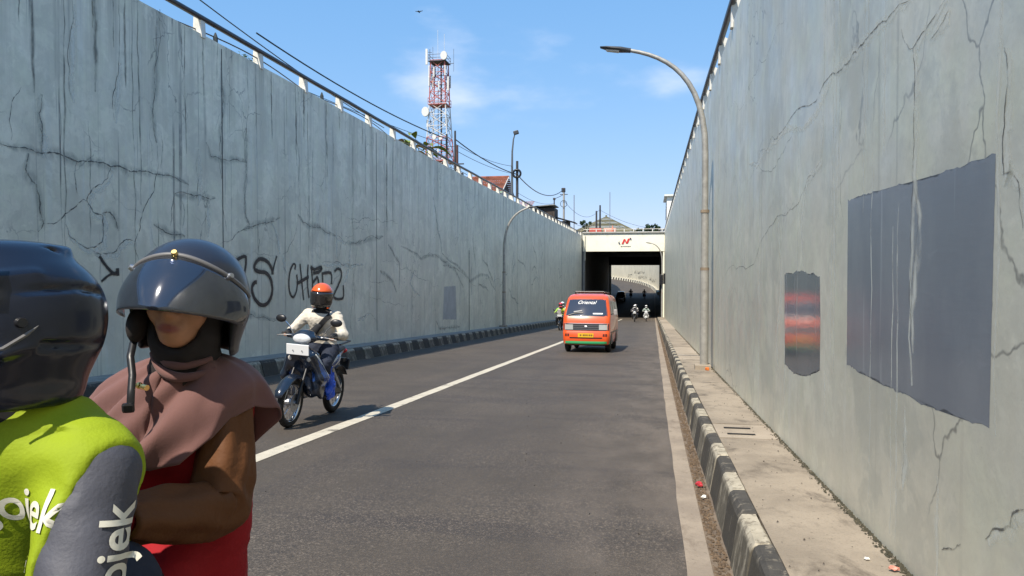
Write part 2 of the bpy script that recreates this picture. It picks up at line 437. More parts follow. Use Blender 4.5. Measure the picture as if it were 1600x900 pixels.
M_WALL_L = wall_material('grey wall paint left', (.810,.775,.630), (.670,.650,.535), (.710,.710,.545), .40, .75, .60, .45, .50)
M_WALL_R = wall_material('grey wall paint right', (.670,.650,.540), (.545,.545,.465), (.605,.620,.480), .25, .30, .22, .45, .42)
def decal_material(name, c, edge0=.0, edge1=.35, patch=.0, alpha=1., rough=.6, pscale=9.):
    """flat mark with soft sides; uv.y runs across it"""
    n = NT(name); uvn = n.new('ShaderNodeUVMap'); u, v, _ = n.sep(uvn.outputs['UV'])
    d = n.math('SUBTRACT', 1.0, n.math('ABSOLUTE', n.math('SUBTRACT', n.math('MULTIPLY', v, 2.0), 1.0)))
    a = n.ramp(d, edge0, edge1, 0, alpha)
    if patch: a = n.math('MULTIPLY', a, n.ramp(n.noise(n.scale(n.pos, (1,1.6,.8)), pscale, 5, .65), .5-patch*.35, .5+patch*.2))
    n.setin(n.b.inputs['Alpha'], a)
    return n.fin(c, rough, .4)
M_CRACK = decal_material('crack', (.085,.088,.085), .0, .8, .5, .92, .9)
M_CRACK_R = decal_material('crack pale wall', (.095,.092,.085), .0, .6, .5, .9, .9)
M_LIME = decal_material('lime bloom', (.76,.77,.70), .0, .9, .75, .66, .7, 5.)
M_DAMP = decal_material('damp halo', (.36,.38,.35), .0, .95, .7, .42, .6, 4.)
M_DRIP = decal_material('dirt drip', (.16,.165,.150), .0, 1.0, .6, .62, .8, 3.)
M_RUST = decal_material('rust drip', (.20,.16,.085), .0, 1.0, .6, .55, .8, 3.)
M_SPRAY = decal_material('black spray paint', (.022,.022,.025), .0, .5, 0, .93, .45)
M_SPRAYSOFT = decal_material('black spray mist', (.03,.03,.033), .0, 1.0, .4, .55, .5)
def patch_material(name, c, c2, rough):
    n = NT(name); p = n.pos
    b = n.mix(n.ramp(n.noise(n.scale(p, (1,1.0,.5)), 2.0, 6, .6), .35, .65), c, c2)
    dr = n.noise(n.scale(p, (1,9,.35)), 1.0, 5, .6, .2)
    b = n.mix(n.ramp(dr, .60, .74, 0, .55), b, (.48,.50,.52))
    sw = n.noise(n.scale(n_dist(n, p, .25), (1,.6,3.2)), 2.4, 6, .7)
    b = n.mix(n.ramp(sw, .62, .72, 0, .22), b, (.30,.31,.34))
    n.bump(n.noise(n.scale(p, (1,2.5,14)), 3.0, 5, .6), .05, .01)
    return n.fin(b, n.ramp(n.noise(p, 3, 4), .3, .7, rough*.8, rough*1.2), .6)
M_PATCH = patch_material('dark grey cover paint', (.215,.235,.260), (.175,.195,.225), .20)
M_PATCH2 = patch_material('glossy grey cover paint', (.175,.190,.200), (.150,.165,.175), .10)

def asphalt_material():
    n = NT('asphalt'); p = n.pos
    c = n.mix(n.ramp(n.noise(n.scale(p, (1,.45,1)), .55, 6, .6), .36, .64), (.066,.054,.042), (.090,.073,.056))
    c = n.mix(n.ramp(n.noise(n.scale(p, (2.2,.10,1)), 1.0, 4, .5), .48, .70, 0, .45), c, (.050,.042,.037))
    tr = n.noise(n.scale(p, (.25,1.5,1)), 1.0, 5, .65, .5)
    c = n.mix(n.ramp(tr, .50, .66, 0, .75), c, (.047,.039,.034))
    ag = n.math('ADD', n.math('MULTIPLY', n.noise(p, 85, 3, .75), .6), n.math('MULTIPLY', n.noise(p, 34, 4, .8), .4)); agm = n.ramp(n.noise(p, .8, 4, .55), .38, .60, .35, 1)
    c = n.mix(n.math('MULTIPLY', n.ramp(ag, .505, .60), agm), c, (.195,.160,.130))
    c = n.mix(n.math('MULTIPLY', n.ramp(ag, .475, .38), agm), c, (.028,.025,.023))
    c = n.mix(n.ramp(n.noise(p, 240, 2, .7), .35, .65, 0, .5), c, (.046,.038,.033))
    ol = n.noise(n.scale(p, (3.0,5.0,1)), 1.5, 3, .6, .6)
    c = n.mix(n.ramp(ol, .74, .78, 0, .85), c, (.025,.024,.024))
    dust = n.ramp(n.sep(p)[0], -1.2, .2, 0, 1)
    c = n.mix(n.math('MULTIPLY', dust, n.ramp(n.noise(n.scale(p, (1,.5,1)), 2.5, 5, .6), .3, .75, 0, .45)), c, (.20,.165,.135))
    h = n.math('ADD', n.noise(p, 160, 3, .7), n.math('MULTIPLY', n.noise(p, 6, 4), .5)); n.bump(h, .45, .008)
    return n.fin(c, n.ramp(ag, .3, .7, .62, .85), .4)
M_ASPH = asphalt_material()
def concrete_material(name, c, c2, dark, sc_=1., dirt=.5):
    n = NT(name); p = n.pos
    b = n.mix(n.ramp(n.noise(p, 1.3*sc_, 6, .62), .34, .66), c, c2)
    b = n.mix(n.ramp(n.noise(n.scale(p, (1,.6,1)), 3.2*sc_, 6, .68, .3), .50, .72, 0, dirt), b, dark)
    b = n.mix(n.ramp(n.noise(p, 70, 3, .7), .5, .72, 0, .35), b, dark)
    b = n.mix(n.ramp(n.noise(p, 22, 4, .7), .62, .72, 0, .6), b, tuple(q*.5 for q in dark))
    n.bump(n.math('ADD', n.noise(p, 90, 3, .7), n.noise(p, 9, 5, .6)), .4, .008)
    return n.fin(b, .85, .3)
M_SIDE = concrete_material('sidewalk concrete', (.325,.272,.208), (.235,.196,.15), (.12,.098,.075), 1.2, .9)
M_SIDE2 = concrete_material('pale sidewalk concrete', (.38,.32,.25), (.31,.26,.20), (.19,.15,.115), 1.2, .55)
M_STRIP = concrete_material('gutter concrete', (.32,.265,.205), (.25,.205,.16), (.15,.115,.085), 2., .65)
M_DIRT = concrete_material('gutter silt', (.20,.155,.112), (.145,.11,.08), (.08,.06,.044), 5., .7)
M_CONC = concrete_material('plain concrete', (.33,.32,.29), (.27,.26,.24), (.16,.15,.13), 1., .5)
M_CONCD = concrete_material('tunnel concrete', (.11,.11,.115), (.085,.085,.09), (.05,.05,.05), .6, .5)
M_FASCIA = concrete_material('cream parapet paint', (.90,.86,.70), (.86,.82,.66), (.55,.47,.34), .35, .30)
M_BEIGE = concrete_material('beige wall paint', (.76,.70,.55), (.68,.63,.50), (.50,.44,.34), .3, .25)
def kerb_material(name, paint, paint2, under, wear):
    n = NT(name); p = n.pos; z = n.sep(n.new('ShaderNodeTexCoord').outputs['Object'])[2]
    b = n.mix(n.ramp(n.noise(p, 7, 5, .6), .35, .65), paint, paint2)
    b = n.mix(n.ramp(n.noise(p, 15, 6, .7), wear, wear+.10), b, under)
    st = n.noise(n.scale(p, (9,9,1.2)), 1.2, 5, .65, .3)
    b = n.mix(n.math('MULTIPLY', n.ramp(z, .272, .225, 0, .88), n.ramp(st, .26, .56)), b, tuple(q*.40 for q in under))
    n.bump(n.math('ADD', n.noise(p, 60, 4, .7), n.noise(p, 12, 4, .7)), .35, .01)
    return n.fin(b, .9, .2)
M_KW = kerb_material('worn white kerb paint', (.43,.385,.30), (.33,.295,.23), (.20,.175,.135), .49)
M_KB = kerb_material('worn black kerb paint', (.052,.049,.045), (.074,.069,.062), (.17,.15,.12), .55)
def line_material():
    n = NT('road line paint'); p = n.pos
    b = n.mix(n.ramp(n.noise(p, 6, 5, .65), .35, .65), (.56,.51,.41), (.47,.425,.34))
    b = n.mix(n.ramp(n.noise(p, 90, 3, .7), .55, .68, 0, .55), b, (.22,.195,.17))
    b = n.mix(n.ramp(n.noise(n.scale(p, (1.5,.7,1)), 2.2, 6, .72), .58, .66, 0, .85), b, (.11,.095,.08))
    return n.fin(b, .7, .4)
M_LINE = line_material()
M_GALV = mat('galvanised steel', (.37,.355,.32), .48, .35, .5, var=.18, vs=9, bump=.1, bs=30)
M_GALVR = mat('rusty collar', (.26,.20,.14), .7, .1, .4, var=.3, vs=14)
M_LAMP = mat('lamp head grey', (.06,.062,.066), .45, .2)
M_LENS = mat('lamp glass', (.55,.55,.52), .15, 0, .6)
M_PIPE = mat('dark rail pipe', (.020,.020,.026), .38, .1, .5, var=.3, vs=3)
M_POST = mat('white rail post', (.66,.64,.58), .7, 0, .3, var=.12, vs=8, c2=None)
M_POSTG = mat('grey concrete edge', (.30,.29,.27), .8, 0, .3, var=.2, vs=8)
M_BLACK = mat('black plastic', (.012,.012,.014), .38, 0, .5)
M_RUBBER = mat('rubber', (.018,.017,.016), .75, 0, .35, var=.2, vs=20)
M_CHROME = mat('chrome', (.62,.62,.64), .16, 1.)
M_ALU = mat('aluminium', (.42,.42,.43), .38, .9)
M_GRASS = mat('ground soil and grass', (.10,.095,.055), .95, 0, .2, var=.35, vs=.6, c2=(.07,.09,.035))
# ------------------------------------------------------------------ the place: road in a cutting, walls, tunnel
SL = -.0487
def zr(Y):
    if Y <= 82: return SL*Y
    z = SL*82; s0 = SL; y = 82.0; st = 1.0
    while y < Y:
        st = min(1.0, Y-y)
        k = min(1.0, max(0, (y-82)/38)); s = SL+(.040-SL)*k
        if y > 160: s = .040-(.018)*min(1, (y-160)/40)
        z += s*st; y += st
    return z
def xc(Y):                                   # sideways drift of the road past the tunnel: a long left-hand bend
    return 0.0 if Y < 140 else -((Y-140)**2)/(2*260.0)
def interp(t, T):
    if t <= T[0][0]: return T[0][1]
    for (a, va), (b, vb) in zip(T, T[1:]):
        if t <= b: return va+(vb-va)*(t-a)/(b-a)
    return T[-1][1]
XL = -8.2
def XR(Y): return 1.085+.0045*Y
TOPL = [(-60,5.85),(10,5.81),(30,5.66),(88,5.66)]
TOPR = [(-60,4.5),(0,4.78),(10,4.93),(20,5.22),(37,5.45),(88,5.95)]
ST = [-60,-40,-20,-10,-5]+[float(y) for y in range(0,90,4)]+[88]
FARST = [145+5*i for i in range(0,37)]
ALLST = ST+[92,96,100,105,110,115,120,125,130,135,140]+FARST

# road surface
g = MB(); xs = [-7.62,-6.5,-5.5,-4.5,-3.5,-2.5,-1.5,-.5,.23]
g.grid([[((x if Y < 88 else {xs[0]:-8.3, xs[-1]:1.6}.get(x, x))+xc(Y)+(0 if x < .1 or Y >= 88 else .0045*max(Y,0)*.6), Y, zr(Y)-(0 if Y < 88 else .002)) for x in xs] for Y in ALLST])
tag(g.build('road', M_ASPH), kind='structure')
# concrete edge strips and silted gutter
def strip(name, x0, x1, dz, m, Ys, f=lambda Y: 0, wob=0, step=1.5, nx=2):
    g = MB(); rows = []; Y = Ys[0]; rr = random.Random(4)
    while Y <= Ys[1]+1e-6:
        a = x0+f(Y)+rr.uniform(-wob,wob); b = x1+f(Y); rows.append([(a+(b-a)*i/(nx-1), Y, zr(Y)+(dz(i/(nx-1)) if callable(dz) else dz)) for i in range(nx)]); Y += step if Y < 90 else 5
    g.grid(rows); return tag(g.build(name, m, smooth=True), kind='structure')
drift = lambda Y: .0027*max(Y,0) if Y < 140 else .378+xc(Y)
strip('gutter_strip', .175, .315, .006, M_STRIP, (-12,145), drift, .008, .5)
strip('gutter', .300, .46, lambda t: .002-.014*math.sin(t*math.pi), M_DIRT, (-12,145), drift, 0, .5, 4)
strip('gutter_strip', -7.64, -7.24, .006, M_STRIP, (-12,145), lambda Y: 0, .01, 1.0)
# lane line
lm_ = MB(); Y = -8.0; rr = random.Random(3); rows = []
while Y < 88:
    rows.append([(-3.61+rr.uniform(-.006,.006)+.0009*Y, Y, zr(Y)+.004), (-3.43+rr.uniform(-.006,.006)+.0009*Y, Y, zr(Y)+.004)]); Y += .7
lm_.grid(rows); tag(lm_.build('lane_line', M_LINE), kind='structure')

# raised footways: slabs with joints, on a bed
def footway(name, edges, x0, x1, top, mats, covers=()):
    bed = MB(); rows = []
    for Y in [edges[0]]+[y for y in ST if edges[0] < y < edges[-1]]+[edges[-1]]:
        rows.append([(x0(Y), Y, zr(Y)+top-.03), (x1(Y), Y, zr(Y)+top-.03)])
    bed.grid(rows); root = tag(bed.build(name, M_DIRT), kind='structure')
    for i, (a, b) in enumerate(zip(edges, edges[1:])):
        k = MB(); gp = .008; n = max(2, int((b-a)/.5)); nx = 5; rr = random.Random(i)
        dzs = rr.uniform(-.004,.004)
        rows = []
        for q in range(n+1):
            Y = a+gp+(b-a-2*gp)*q/n
            rows.append([(x0(Y)+(x1(Y)-x0(Y))*t/(nx-1), Y, zr(Y)+top+dzs+.004*mnoise.noise((Y*1.3, t*.7, i*3.1))) for t in range(nx)])
        k.grid(rows)
        for row in (rows[0], rows[-1]): k.grid([row, [(x,y,z-.04) for x,y,z in row]])
        k.grid([[r_[0] for r_ in rows], [(r_[0][0], r_[0][1], r_[0][2]-.04) for r_ in rows]])
        k.build('slab', mats[i % len(mats)], root, smooth=True)
    return root
RTOP, LTOP = .265, .30
fr = footway('right_footway', [-10,-6,-2,1.2,3.24,6.66,7.46,11.5,16.7,22,28,34,41,48,55,62,70,78,88.6], lambda Y: .575+drift(Y), lambda Y: XR(Y)+.02, RTOP, [M_SIDE,M_SIDE,M_SIDE2,M_SIDE2,M_SIDE,M_SIDE2,M_SIDE,M_SIDE,M_SIDE2,M_SIDE])
footway('left_footway', [-10,-2,4,9,14,19,24,29,34,40,46,52,58,64,70,76,82,88.6], lambda Y: -7.58, lambda Y: XL-.02, LTOP, [M_CONC])
# two slots of the drain cover slab
for yy in (6.86, 7.2):
    sl = MB(); sl.box((.80, yy, zr(yy)+RTOP+.003), (.24, .045, .012), rot=(math.atan(SL),0,0)); sl.build('drain_slot', mat('slot dark', (.01,.01,.01), .9), fr)

# kerbs: separate painted blocks
def kerb_mesh(name, w, h, lean, L, seed):
    rr = random.Random(seed); b = bmesh.new()
    prof = [(0,-.06),(lean*.35,.06),(lean*.85,h-.045),(lean,h-.02),(lean+.018,h-.003),(w-.01,h),(w,h-.012),(w,-.06)]
    st = [-L/2,-L/2+.012,-L/6,L/6,L/2-.012,L/2]
    rings = []
    for i, y in enumerate(st):
        ins = .010 if i in (0,5) else 0
        rings.append([b.verts.new((min(max(x, ins), w-ins) + rr.uniform(-.003,.003), y, (z-ins if z > 0 else z)+rr.uniform(-.003,.003))) for x, z in prof])
    n = len(prof)
    for i in range(5):
        for j in range(n): b.faces.new((rings[i][j], rings[i+1][j], rings[i+1][(j+1)%n], rings[i][(j+1)%n]))
    b.faces.new(rings[0]); b.faces.new(list(reversed(rings[-1])))
    bmesh.ops.recalc_face_normals(b, faces=b.faces); me = bpy.data.meshes.new(name); b.to_mesh(me); b.free(); return me
def kerb(name, x, y0, y1, L, w, h, lean, mirror=False, first=0, f=lambda Y: 0, mats=(M_KW,M_KB)):
    root = tag(empty(name, (0,0,0)), kind='structure')
    mm = []
    for c in (0,1):
        for s in range(3):
            me = kerb_mesh('kerb_block', w, h, lean, L-.008, 17*c+s+(5 if mirror else 0)); me.materials.append(mats[c])
            if mirror: me.transform(Matrix.Scale(-1,4,(1,0,0))); me.flip_normals()
            mm.append(me)
    rr = random.Random(int(abs(x)*100)); i = first; Y = y0
    while Y < y1:
        o = bpy.data.objects.new('kerb_block', mm[(i % 2)*3+rr.randrange(3)]); col.objects.link(o); o.parent = root
        o.location = (x+f(Y)+rr.uniform(-.006,.006), Y+L/2, zr(Y+L/2)+rr.uniform(-.006,.005))
        sl_ = math.atan((zr(Y+L)-zr(Y))/L); dx = (f(Y+L)-f(Y))/L
        o.rotation_euler = (sl_, rr.uniform(-.015,.015), -math.atan(dx)+rr.uniform(-.01,.01)); Y += L; i += 1
    return root
kerb('right_kerb', .415, -1.66, 88, .53, .155, .28, .06, False, 0, drift)
kerb('left_kerb', -7.25, -1.2, 88, .565, .16, .305, .11, True, 0)

# retaining walls (top follows the street above)
def wall(name, xf, top, y0, y1, thick, side, m, label, ys=None):
    root = empty(name, (0,0,0)); tag(root, label, 'wall')
    g = MB(); face = []; nz_ = 10
    YS = [Y for Y in ST if y0 <= Y <= y1]
    for Y in YS:
        zb = zr(Y)-.4; zt = interp(Y, top); face.append([(xf(Y), Y, zb+(zt-zb)*k/nz_) for k in range(nz_+1)])
    g.grid(face)
    g.grid([[(xf(Y), Y, interp(Y,top)), (xf(Y)+side*thick, Y, interp(Y,top))] for Y in YS])
    g.grid([[(xf(Y)+side*thick, Y, interp(Y,top)), (xf(Y)+side*thick, Y, interp(Y,top)-2)] for Y in YS])
    for Y in (YS[0], YS[-1]):
        r_ = face[0] if Y == YS[0] else face[-1]; g.grid([r_, [(x+side*thick, y, z) for x,y,z in r_]])
    b = g.build('wall_body', m, root, smooth=False)
    return root
wl = wall('retaining_wall', lambda Y: XL, TOPL, -60, 88, .35, -1, M_WALL_L, 'long cracked blue-grey retaining wall with black graffiti on the left of the road')
wr = wall('retaining_wall', XR, TOPR, -60, 88, .35, 1, M_WALL_R, 'tall pale grey retaining wall with dark paint patches on the right of the road')
toL = lambda off: (lambda y, z: (XL+off, y, z))
toR = lambda off: (lambda y, z: (XR(y)-off, y, z))
CRACKS_L=[[(8.07,3.04),(8.23,3.02),(8.37,3.03),(8.54,3.04),(8.73,3.01),(8.90,3.05),(9.09,3.04),(9.38,2.99),(9.59,3.03),(9.80,3.04),(10.04,3.01),(10.22,3.05),(10.48,2.99),(10.75,3.04),(11.11,3.04),(11.43,3.06),(11.67,3.02),(11.98,2.96)],
[(8.71,3.35),(8.75,3.27),(8.72,3.12),(8.73,3.01)],
[(8.51,2.98),(8.48,2.84),(8.46,2.76),(8.51,2.68),(8.63,2.57),(8.68,2.38),(8.71,2.15),(8.74,2.06),(8.65,1.94)],
[(8.74,2.06),(8.91,2.06),(9.07,2.16),(9.34,2.35),(9.47,2.46),(9.54,2.44)],
[(9.35,2.99),(9.33,2.70),(9.36,2.46)],
[(10.04,3.01),(9.97,2.83),(9.84,2.72),(9.67,2.65),(9.58,2.54),(9.54,2.44),(9.65,2.29),(9.85,2.25),(9.86,2.07),(9.84,1.85),(9.67,1.76),(9.53,1.74),(9.33,1.83),(9.18,1.93),(9.13,2.07)],
[(9.85,2.28),(10.01,2.31),(10.13,2.19),(10.18,2.03)],
[(11.07,3.81),(11.13,3.52),(11.13,3.07),(11.05,2.76),(10.90,2.60),(10.74,2.35),(10.69,2.12),(10.59,1.94),(10.54,1.79),(10.64,1.59)],
[(11.02,2.19),(11.27,2.10),(11.56,2.04),(11.86,2.02)],
[(10.54,1.88),(10.36,1.91),(10.20,1.81),(10.08,1.69),(9.78,1.66),(9.64,1.71)],
[(11.57,2.75),(12.13,2.77),(12.51,2.78),(12.80,2.80)],
[(11.57,2.75),(11.49,2.47),(11.46,2.19)],
[(11.79,2.65),(11.86,2.47),(11.78,2.12)],
[(12.54,2.76),(12.51,2.09)],
[(13.00,2.78),(13.15,2.12)],
[(12.96,1.94),(13.46,2.12),(13.99,2.29),(14.27,2.36)],
[(13.92,4.35),(13.91,3.62),(13.83,2.88),(13.86,2.52),(14.03,2.35)],
[(12.25,3.70),(12.27,3.06),(12.21,2.66)],
[(12.53,3.82),(12.66,3.57),(12.99,3.56),(13.55,3.65),(13.94,3.66)],
[(11.23,3.83),(11.22,3.11)],
[(13.77,2.25),(14.10,2.34),(14.50,2.43),(14.92,2.50),(15.30,2.61)],
[(14.92,2.50),(15.14,2.22),(15.23,1.84)],
[(14.33,2.34),(14.41,2.03),(14.38,1.70)],
[(16.15,2.75),(16.11,2.50),(15.90,2.12),(15.62,1.85),(15.39,1.78)],
[(16.15,2.75),(16.40,2.57),(16.77,2.50),(17.36,2.50),(17.82,2.38),(18.25,2.33)],
[(15.39,1.78),(15.45,1.52),(15.55,1.36)],
[(18.90,2.19),(19.48,2.19),(20.21,2.28),(21.11,2.42),(21.77,2.49)],
[(19.10,2.72),(19.85,2.79),(20.27,2.96),(21.35,3.00),(22.09,2.96),(23.15,2.97)],
[(19.05,2.88),(19.49,2.89),(19.90,2.81)],
[(19.19,2.16),(19.13,1.63),(18.70,1.08)],
[(19.74,2.20),(19.53,1.47),(19.37,0.84)],
[(21.77,2.49),(21.58,1.39),(21.26,0.35)],
[(20.82,2.03),(20.69,1.05),(20.57,0.21)],
[(18.25,2.33),(18.90,2.17)],
[(23.42,2.24),(24.45,2.10),(25.58,1.85),(27.55,2.00),(28.55,1.79),(30.52,1.51),(30.99,1.39)],
[(21.70,1.70),(23.14,1.62),(23.27,1.49),(24.76,1.31),(25.74,1.08),(26.98,0.85),(27.93,0.80)],
[(22.21,2.25),(22.73,1.94),(23.28,1.63),(23.20,0.83)],
[(17.39,1.63),(18.16,1.64),(19.28,1.57),(20.10,1.64)],
[(20.58,1.14),(21.33,1.04),(22.20,1.07)],
[(20.63,0.63),(21.45,0.56),(22.06,0.43),(22.98,0.32),(23.84,0.23)],
[(20.52,0.18),(20.85,0.07),(21.14,-0.07)],
[(20.52,0.18),(20.08,0.08),(19.66,0.06)],
[(13.75,0.55),(14.07,0.50),(14.47,0.42),(15.14,0.32)],
[(13.84,3.03),(13.86,2.59),(14.02,2.37)],
[(18.63,3.53),(18.62,2.19),(18.34,1.62)],
[(18.26,2.74),(18.29,1.62)],
[(16.67,3.33),(16.70,2.50),(16.65,1.67)],
[(22.69,3.96),(22.68,2.98)],
[(11.24,5.84),(11.14,4.96),(11.10,4.45),(11.03,3.94),(11.12,3.56)],
[(9.30,5.30),(9.33,5.05),(9.26,4.78),(9.22,4.13),(9.27,3.88)],
[(8.75,3.82),(8.69,3.55),(8.74,3.27),(8.73,3.04)],
[(8.41,3.84),(8.26,3.61),(8.24,3.11)],
[(13.04,5.46),(13.11,4.82),(13.01,4.05),(13.02,3.19)],
[(10.24,4.71),(10.19,4.42),(10.12,3.75)],
[(16.14,5.11),(16.20,3.86),(16.19,2.87)],
[(13.89,5.55),(13.95,4.53),(13.88,3.54)],
[(18.13,5.14),(18.11,3.81)],
[(24.78,1.49),(24.29,1.05),(25.36,0.57)],
[(28.24,2.14),(30.70,1.65),(32.97,0.93),(36.61,1.20),(38.65,0.34)],
[(34.23,0.60),(37.84,0.86),(41.30,0.45)],
]
CRACKS_R=[[(3.49,2.58),(3.69,2.61),(3.83,2.60),(3.93,2.62),(4.14,2.62),(4.28,2.62),(4.44,2.62),(4.62,2.61),(4.92,2.64),(6.81,2.62),(7.83,2.64),(9.04,2.66)],
[(6.02,2.51),(6.80,2.43),(7.54,2.38),(9.23,2.48)],
[(5.60,2.06),(6.36,1.91),(8.09,1.70),(10.08,1.46),(12.58,1.23)],
[(3.09,2.44),(3.17,2.42),(3.29,2.39),(3.45,2.36),(3.42,2.22),(3.43,2.08),(3.42,1.96),(3.43,1.85),(3.44,1.66),(3.46,1.33),(3.43,0.92)],
[(3.06,2.39),(3.11,2.36),(3.25,2.33)],
[(3.60,2.49),(3.57,2.43),(3.50,2.37),(3.45,2.36)],
[(2.60,2.11),(2.58,2.06),(2.57,1.99),(2.59,1.88),(2.60,1.80),(2.59,1.73),(2.59,1.71),(2.55,1.71),(2.49,1.67),(2.46,1.53)],
[(2.42,0.69),(2.49,0.66),(2.50,0.65),(2.51,0.61),(2.63,0.56),(2.68,0.51)],
[(2.88,0.42),(3.00,0.36),(3.06,0.33)],
[(5.21,2.44),(5.23,2.13),(5.68,2.07),(5.91,1.78),(5.81,1.45)],
[(4.70,2.51),(4.69,1.82),(4.61,1.69)],
[(3.42,1.79),(3.36,1.64),(3.41,1.39),(3.42,1.06)],
[(3.52,0.81),(3.50,0.56),(3.53,0.44)],
[(4.70,2.51),(4.71,2.25),(4.66,2.02)],
[(7.00,1.93),(6.79,1.39),(6.99,0.77),(6.88,0.47)],
[(11.36,3.84),(8.89,3.59),(7.60,3.56),(6.64,3.56)],
]
GRAF=[([(10.148,1.390),(10.078,1.360),(9.903,1.488),(9.772,1.632)],0.057),
([(10.148,1.390),(9.968,1.341),(9.805,1.245)],0.045),
([(10.149,1.450),(10.161,1.330)],0.079),
([(13.482,1.605),(13.646,1.672),(13.862,1.689),(13.809,1.387),(13.660,1.036)],0.082),
([(14.282,1.169),(14.168,1.155),(14.083,1.038),(14.164,0.857),(14.361,0.714),(14.595,0.673),(14.807,0.772),(14.920,0.956),(14.875,1.207),(14.665,1.363),(14.371,1.394),(14.201,1.454),(14.231,1.574),(14.433,1.667),(14.728,1.610),(14.909,1.456),(14.938,1.331)],0.100),
([(14.938,1.331),(15.003,1.519),(15.132,1.742)],0.059),
([(15.972,1.443),(16.001,1.543),(15.890,1.565),(15.737,1.393),(15.679,1.132),(15.730,0.901),(15.879,0.797),(16.035,0.926),(16.094,1.125),(16.061,1.326)],0.062),
([(16.229,1.579),(16.310,1.190),(16.406,0.711)],0.063),
([(16.648,1.566),(16.604,1.117),(16.690,0.752)],0.065),
([(16.058,1.109),(16.310,1.173),(16.682,1.272)],0.094),
([(16.776,1.515),(16.992,1.446),(17.376,1.508),(17.269,1.393),(16.913,1.358)],0.097),
([(16.822,1.498),(16.872,1.183),(16.891,0.903)],0.065),
([(16.894,1.113),(17.147,1.251),(17.224,1.072)],0.082),
([(17.390,1.339),(17.936,1.356),(17.975,1.059)],0.084),
([(17.430,1.321),(17.468,1.068)],0.067),
([(18.155,1.393),(18.334,1.468),(18.561,1.431),(18.586,1.239),(18.373,1.014),(18.102,0.721),(18.690,0.681),(18.713,1.027)],0.078),
]
PATCH_BIG=[(4.516,1.811),(3.852,1.794),(3.328,1.782),(2.936,1.778),(2.650,1.782),(2.652,1.554),(2.660,1.241),(2.667,0.885),(2.905,0.873),(3.295,0.860),(3.817,0.856),(4.506,0.863)]
PATCH_SMALL=[(6.596,1.378),(5.797,1.400),(5.231,1.366),(5.199,1.076),(5.204,0.741),(5.599,0.647),(6.147,0.597),(6.559,0.606)]
PATCH_LEFT=[(28.599,0.782),(30.374,0.773),(30.469,-0.654),(28.404,-0.521)]
rk = random.Random(5)
extra = []
for i in range(36):                          # further cracks, away from the ones seen best
    y = rk.uniform(19, 70); z = rk.uniform(-1.0, 2.3); a = rk.choice([rk.uniform(-.3,.3), rk.uniform(1.2,1.9)]); pts = [(y,z)]
    for k in range(rk.randrange(3,7)):
        a += rk.uniform(-.6,.6); y += math.cos(a)*.6; z += math.sin(a)*.45; pts.append((y, max(z, zr(y)+.5)))
    extra.append(pts)
for i, c in enumerate(CRACKS_L+extra):
    rr = random.Random(i); w = (.024 if i < 12 else .016)*rr.uniform(.8,1.25)
    if len(c) > 3 and i % 2 == 0:
        link('damp_halo', ribbon_mesh('damp_halo', [ribbon(c, .22, .05, 1, rr)], toL(.0015)), M_DAMP, wl)
    if i % 4 == 1: link('lime_bloom', ribbon_mesh('lime_bloom', [ribbon([(a+.04,b-.05) for a,b in c], .16, .08, 1, rr)], toL(.002)), M_LIME, wl)
    link('crack', ribbon_mesh('crack', [ribbon(c, w, .10, 3 if len(c) < 8 else 2, rr)], toL(.003)), M_CRACK, wl)
for i, c in enumerate(CRACKS_R):
    rr = random.Random(100+i); w = [.010,.006,.008,.008,.005,.005,.009,.011,.006][i] if i < 9 else .004
    if i in (0,3,4,6,7,9,11,12,14): link('lime_bloom', ribbon_mesh('lime_bloom', [ribbon([(a-.02,b-.01) for a,b in c], .09, .10, 2, rr)], toR(.0010)), M_LIME, wr)
    link('crack', ribbon_mesh('crack', [ribbon(c, w, .10, 3, rr)], toR(.0016)), M_CRACK_R, wr)
# loose lime runs on the right wall
for i in range(52):
    rr = random.Random(300+i); y = 2.6+rr.random()**1.4*24; z1 = rr.uniform(.6,4.2); z0 = max(zr(y)+.35, z1-rr.uniform(.6,2.6)); n = 6
    c = [(y+rr.uniform(-.012,.012), z1+(z0-z1)*k/n) for k in range(n+1)]
    link('lime_run', ribbon_mesh('lime_run', [ribbon(c, rr.uniform(.02,.06), .06, 1, rr)], toR(.0008)), M_LIME, wr)
# dirt that has run down from the coping, at uneven intervals
rr = random.Random(77); y = 8.4
while y < 86:
    n = 7; zt_ = interp(y, TOPL)-.01; long_ = rr.random() < .28; L = rr.uniform(2.2,5.2) if long_ else rr.uniform(.5,2.4); wob_ = 0
    c = []
    for k in range(n+1):
        wob_ += rr.uniform(-.012,.012); c.append((y+wob_, max(zr(y)+.4, zt_-L*k/n)))
    link('dirt_run', ribbon_mesh('dirt_run', [ribbon(c, rr.uniform(.02,.05) if rr.random() < .75 else rr.uniform(.06,.15), .05, 1, rr)], toL(.0012)), M_RUST if rr.random() < .12 else M_DRIP, wl)
    y += rr.choice([rr.uniform(.06,.2), rr.uniform(.2,.7), rr.uniform(.3,1.1)])*(1 if y < 40 else 1.8)
for i in range(46):
    rr = random.Random(900+i); y = rr.uniform(9,60); z1 = rr.uniform(-.5,4.0); z0 = max(zr(y)+.35, z1-rr.uniform(.8,2.8)); n = 6; c = [(y+rr.uniform(-.02,.02), z1+(z0-z1)*k/n) for k in range(n+1)]
    link('dirt_run', ribbon_mesh('dirt_run', [ribbon(c, rr.uniform(.015,.04), .06, 1, rr)], toL(.0014)), M_DRIP if i % 5 else M_LIME, wl)
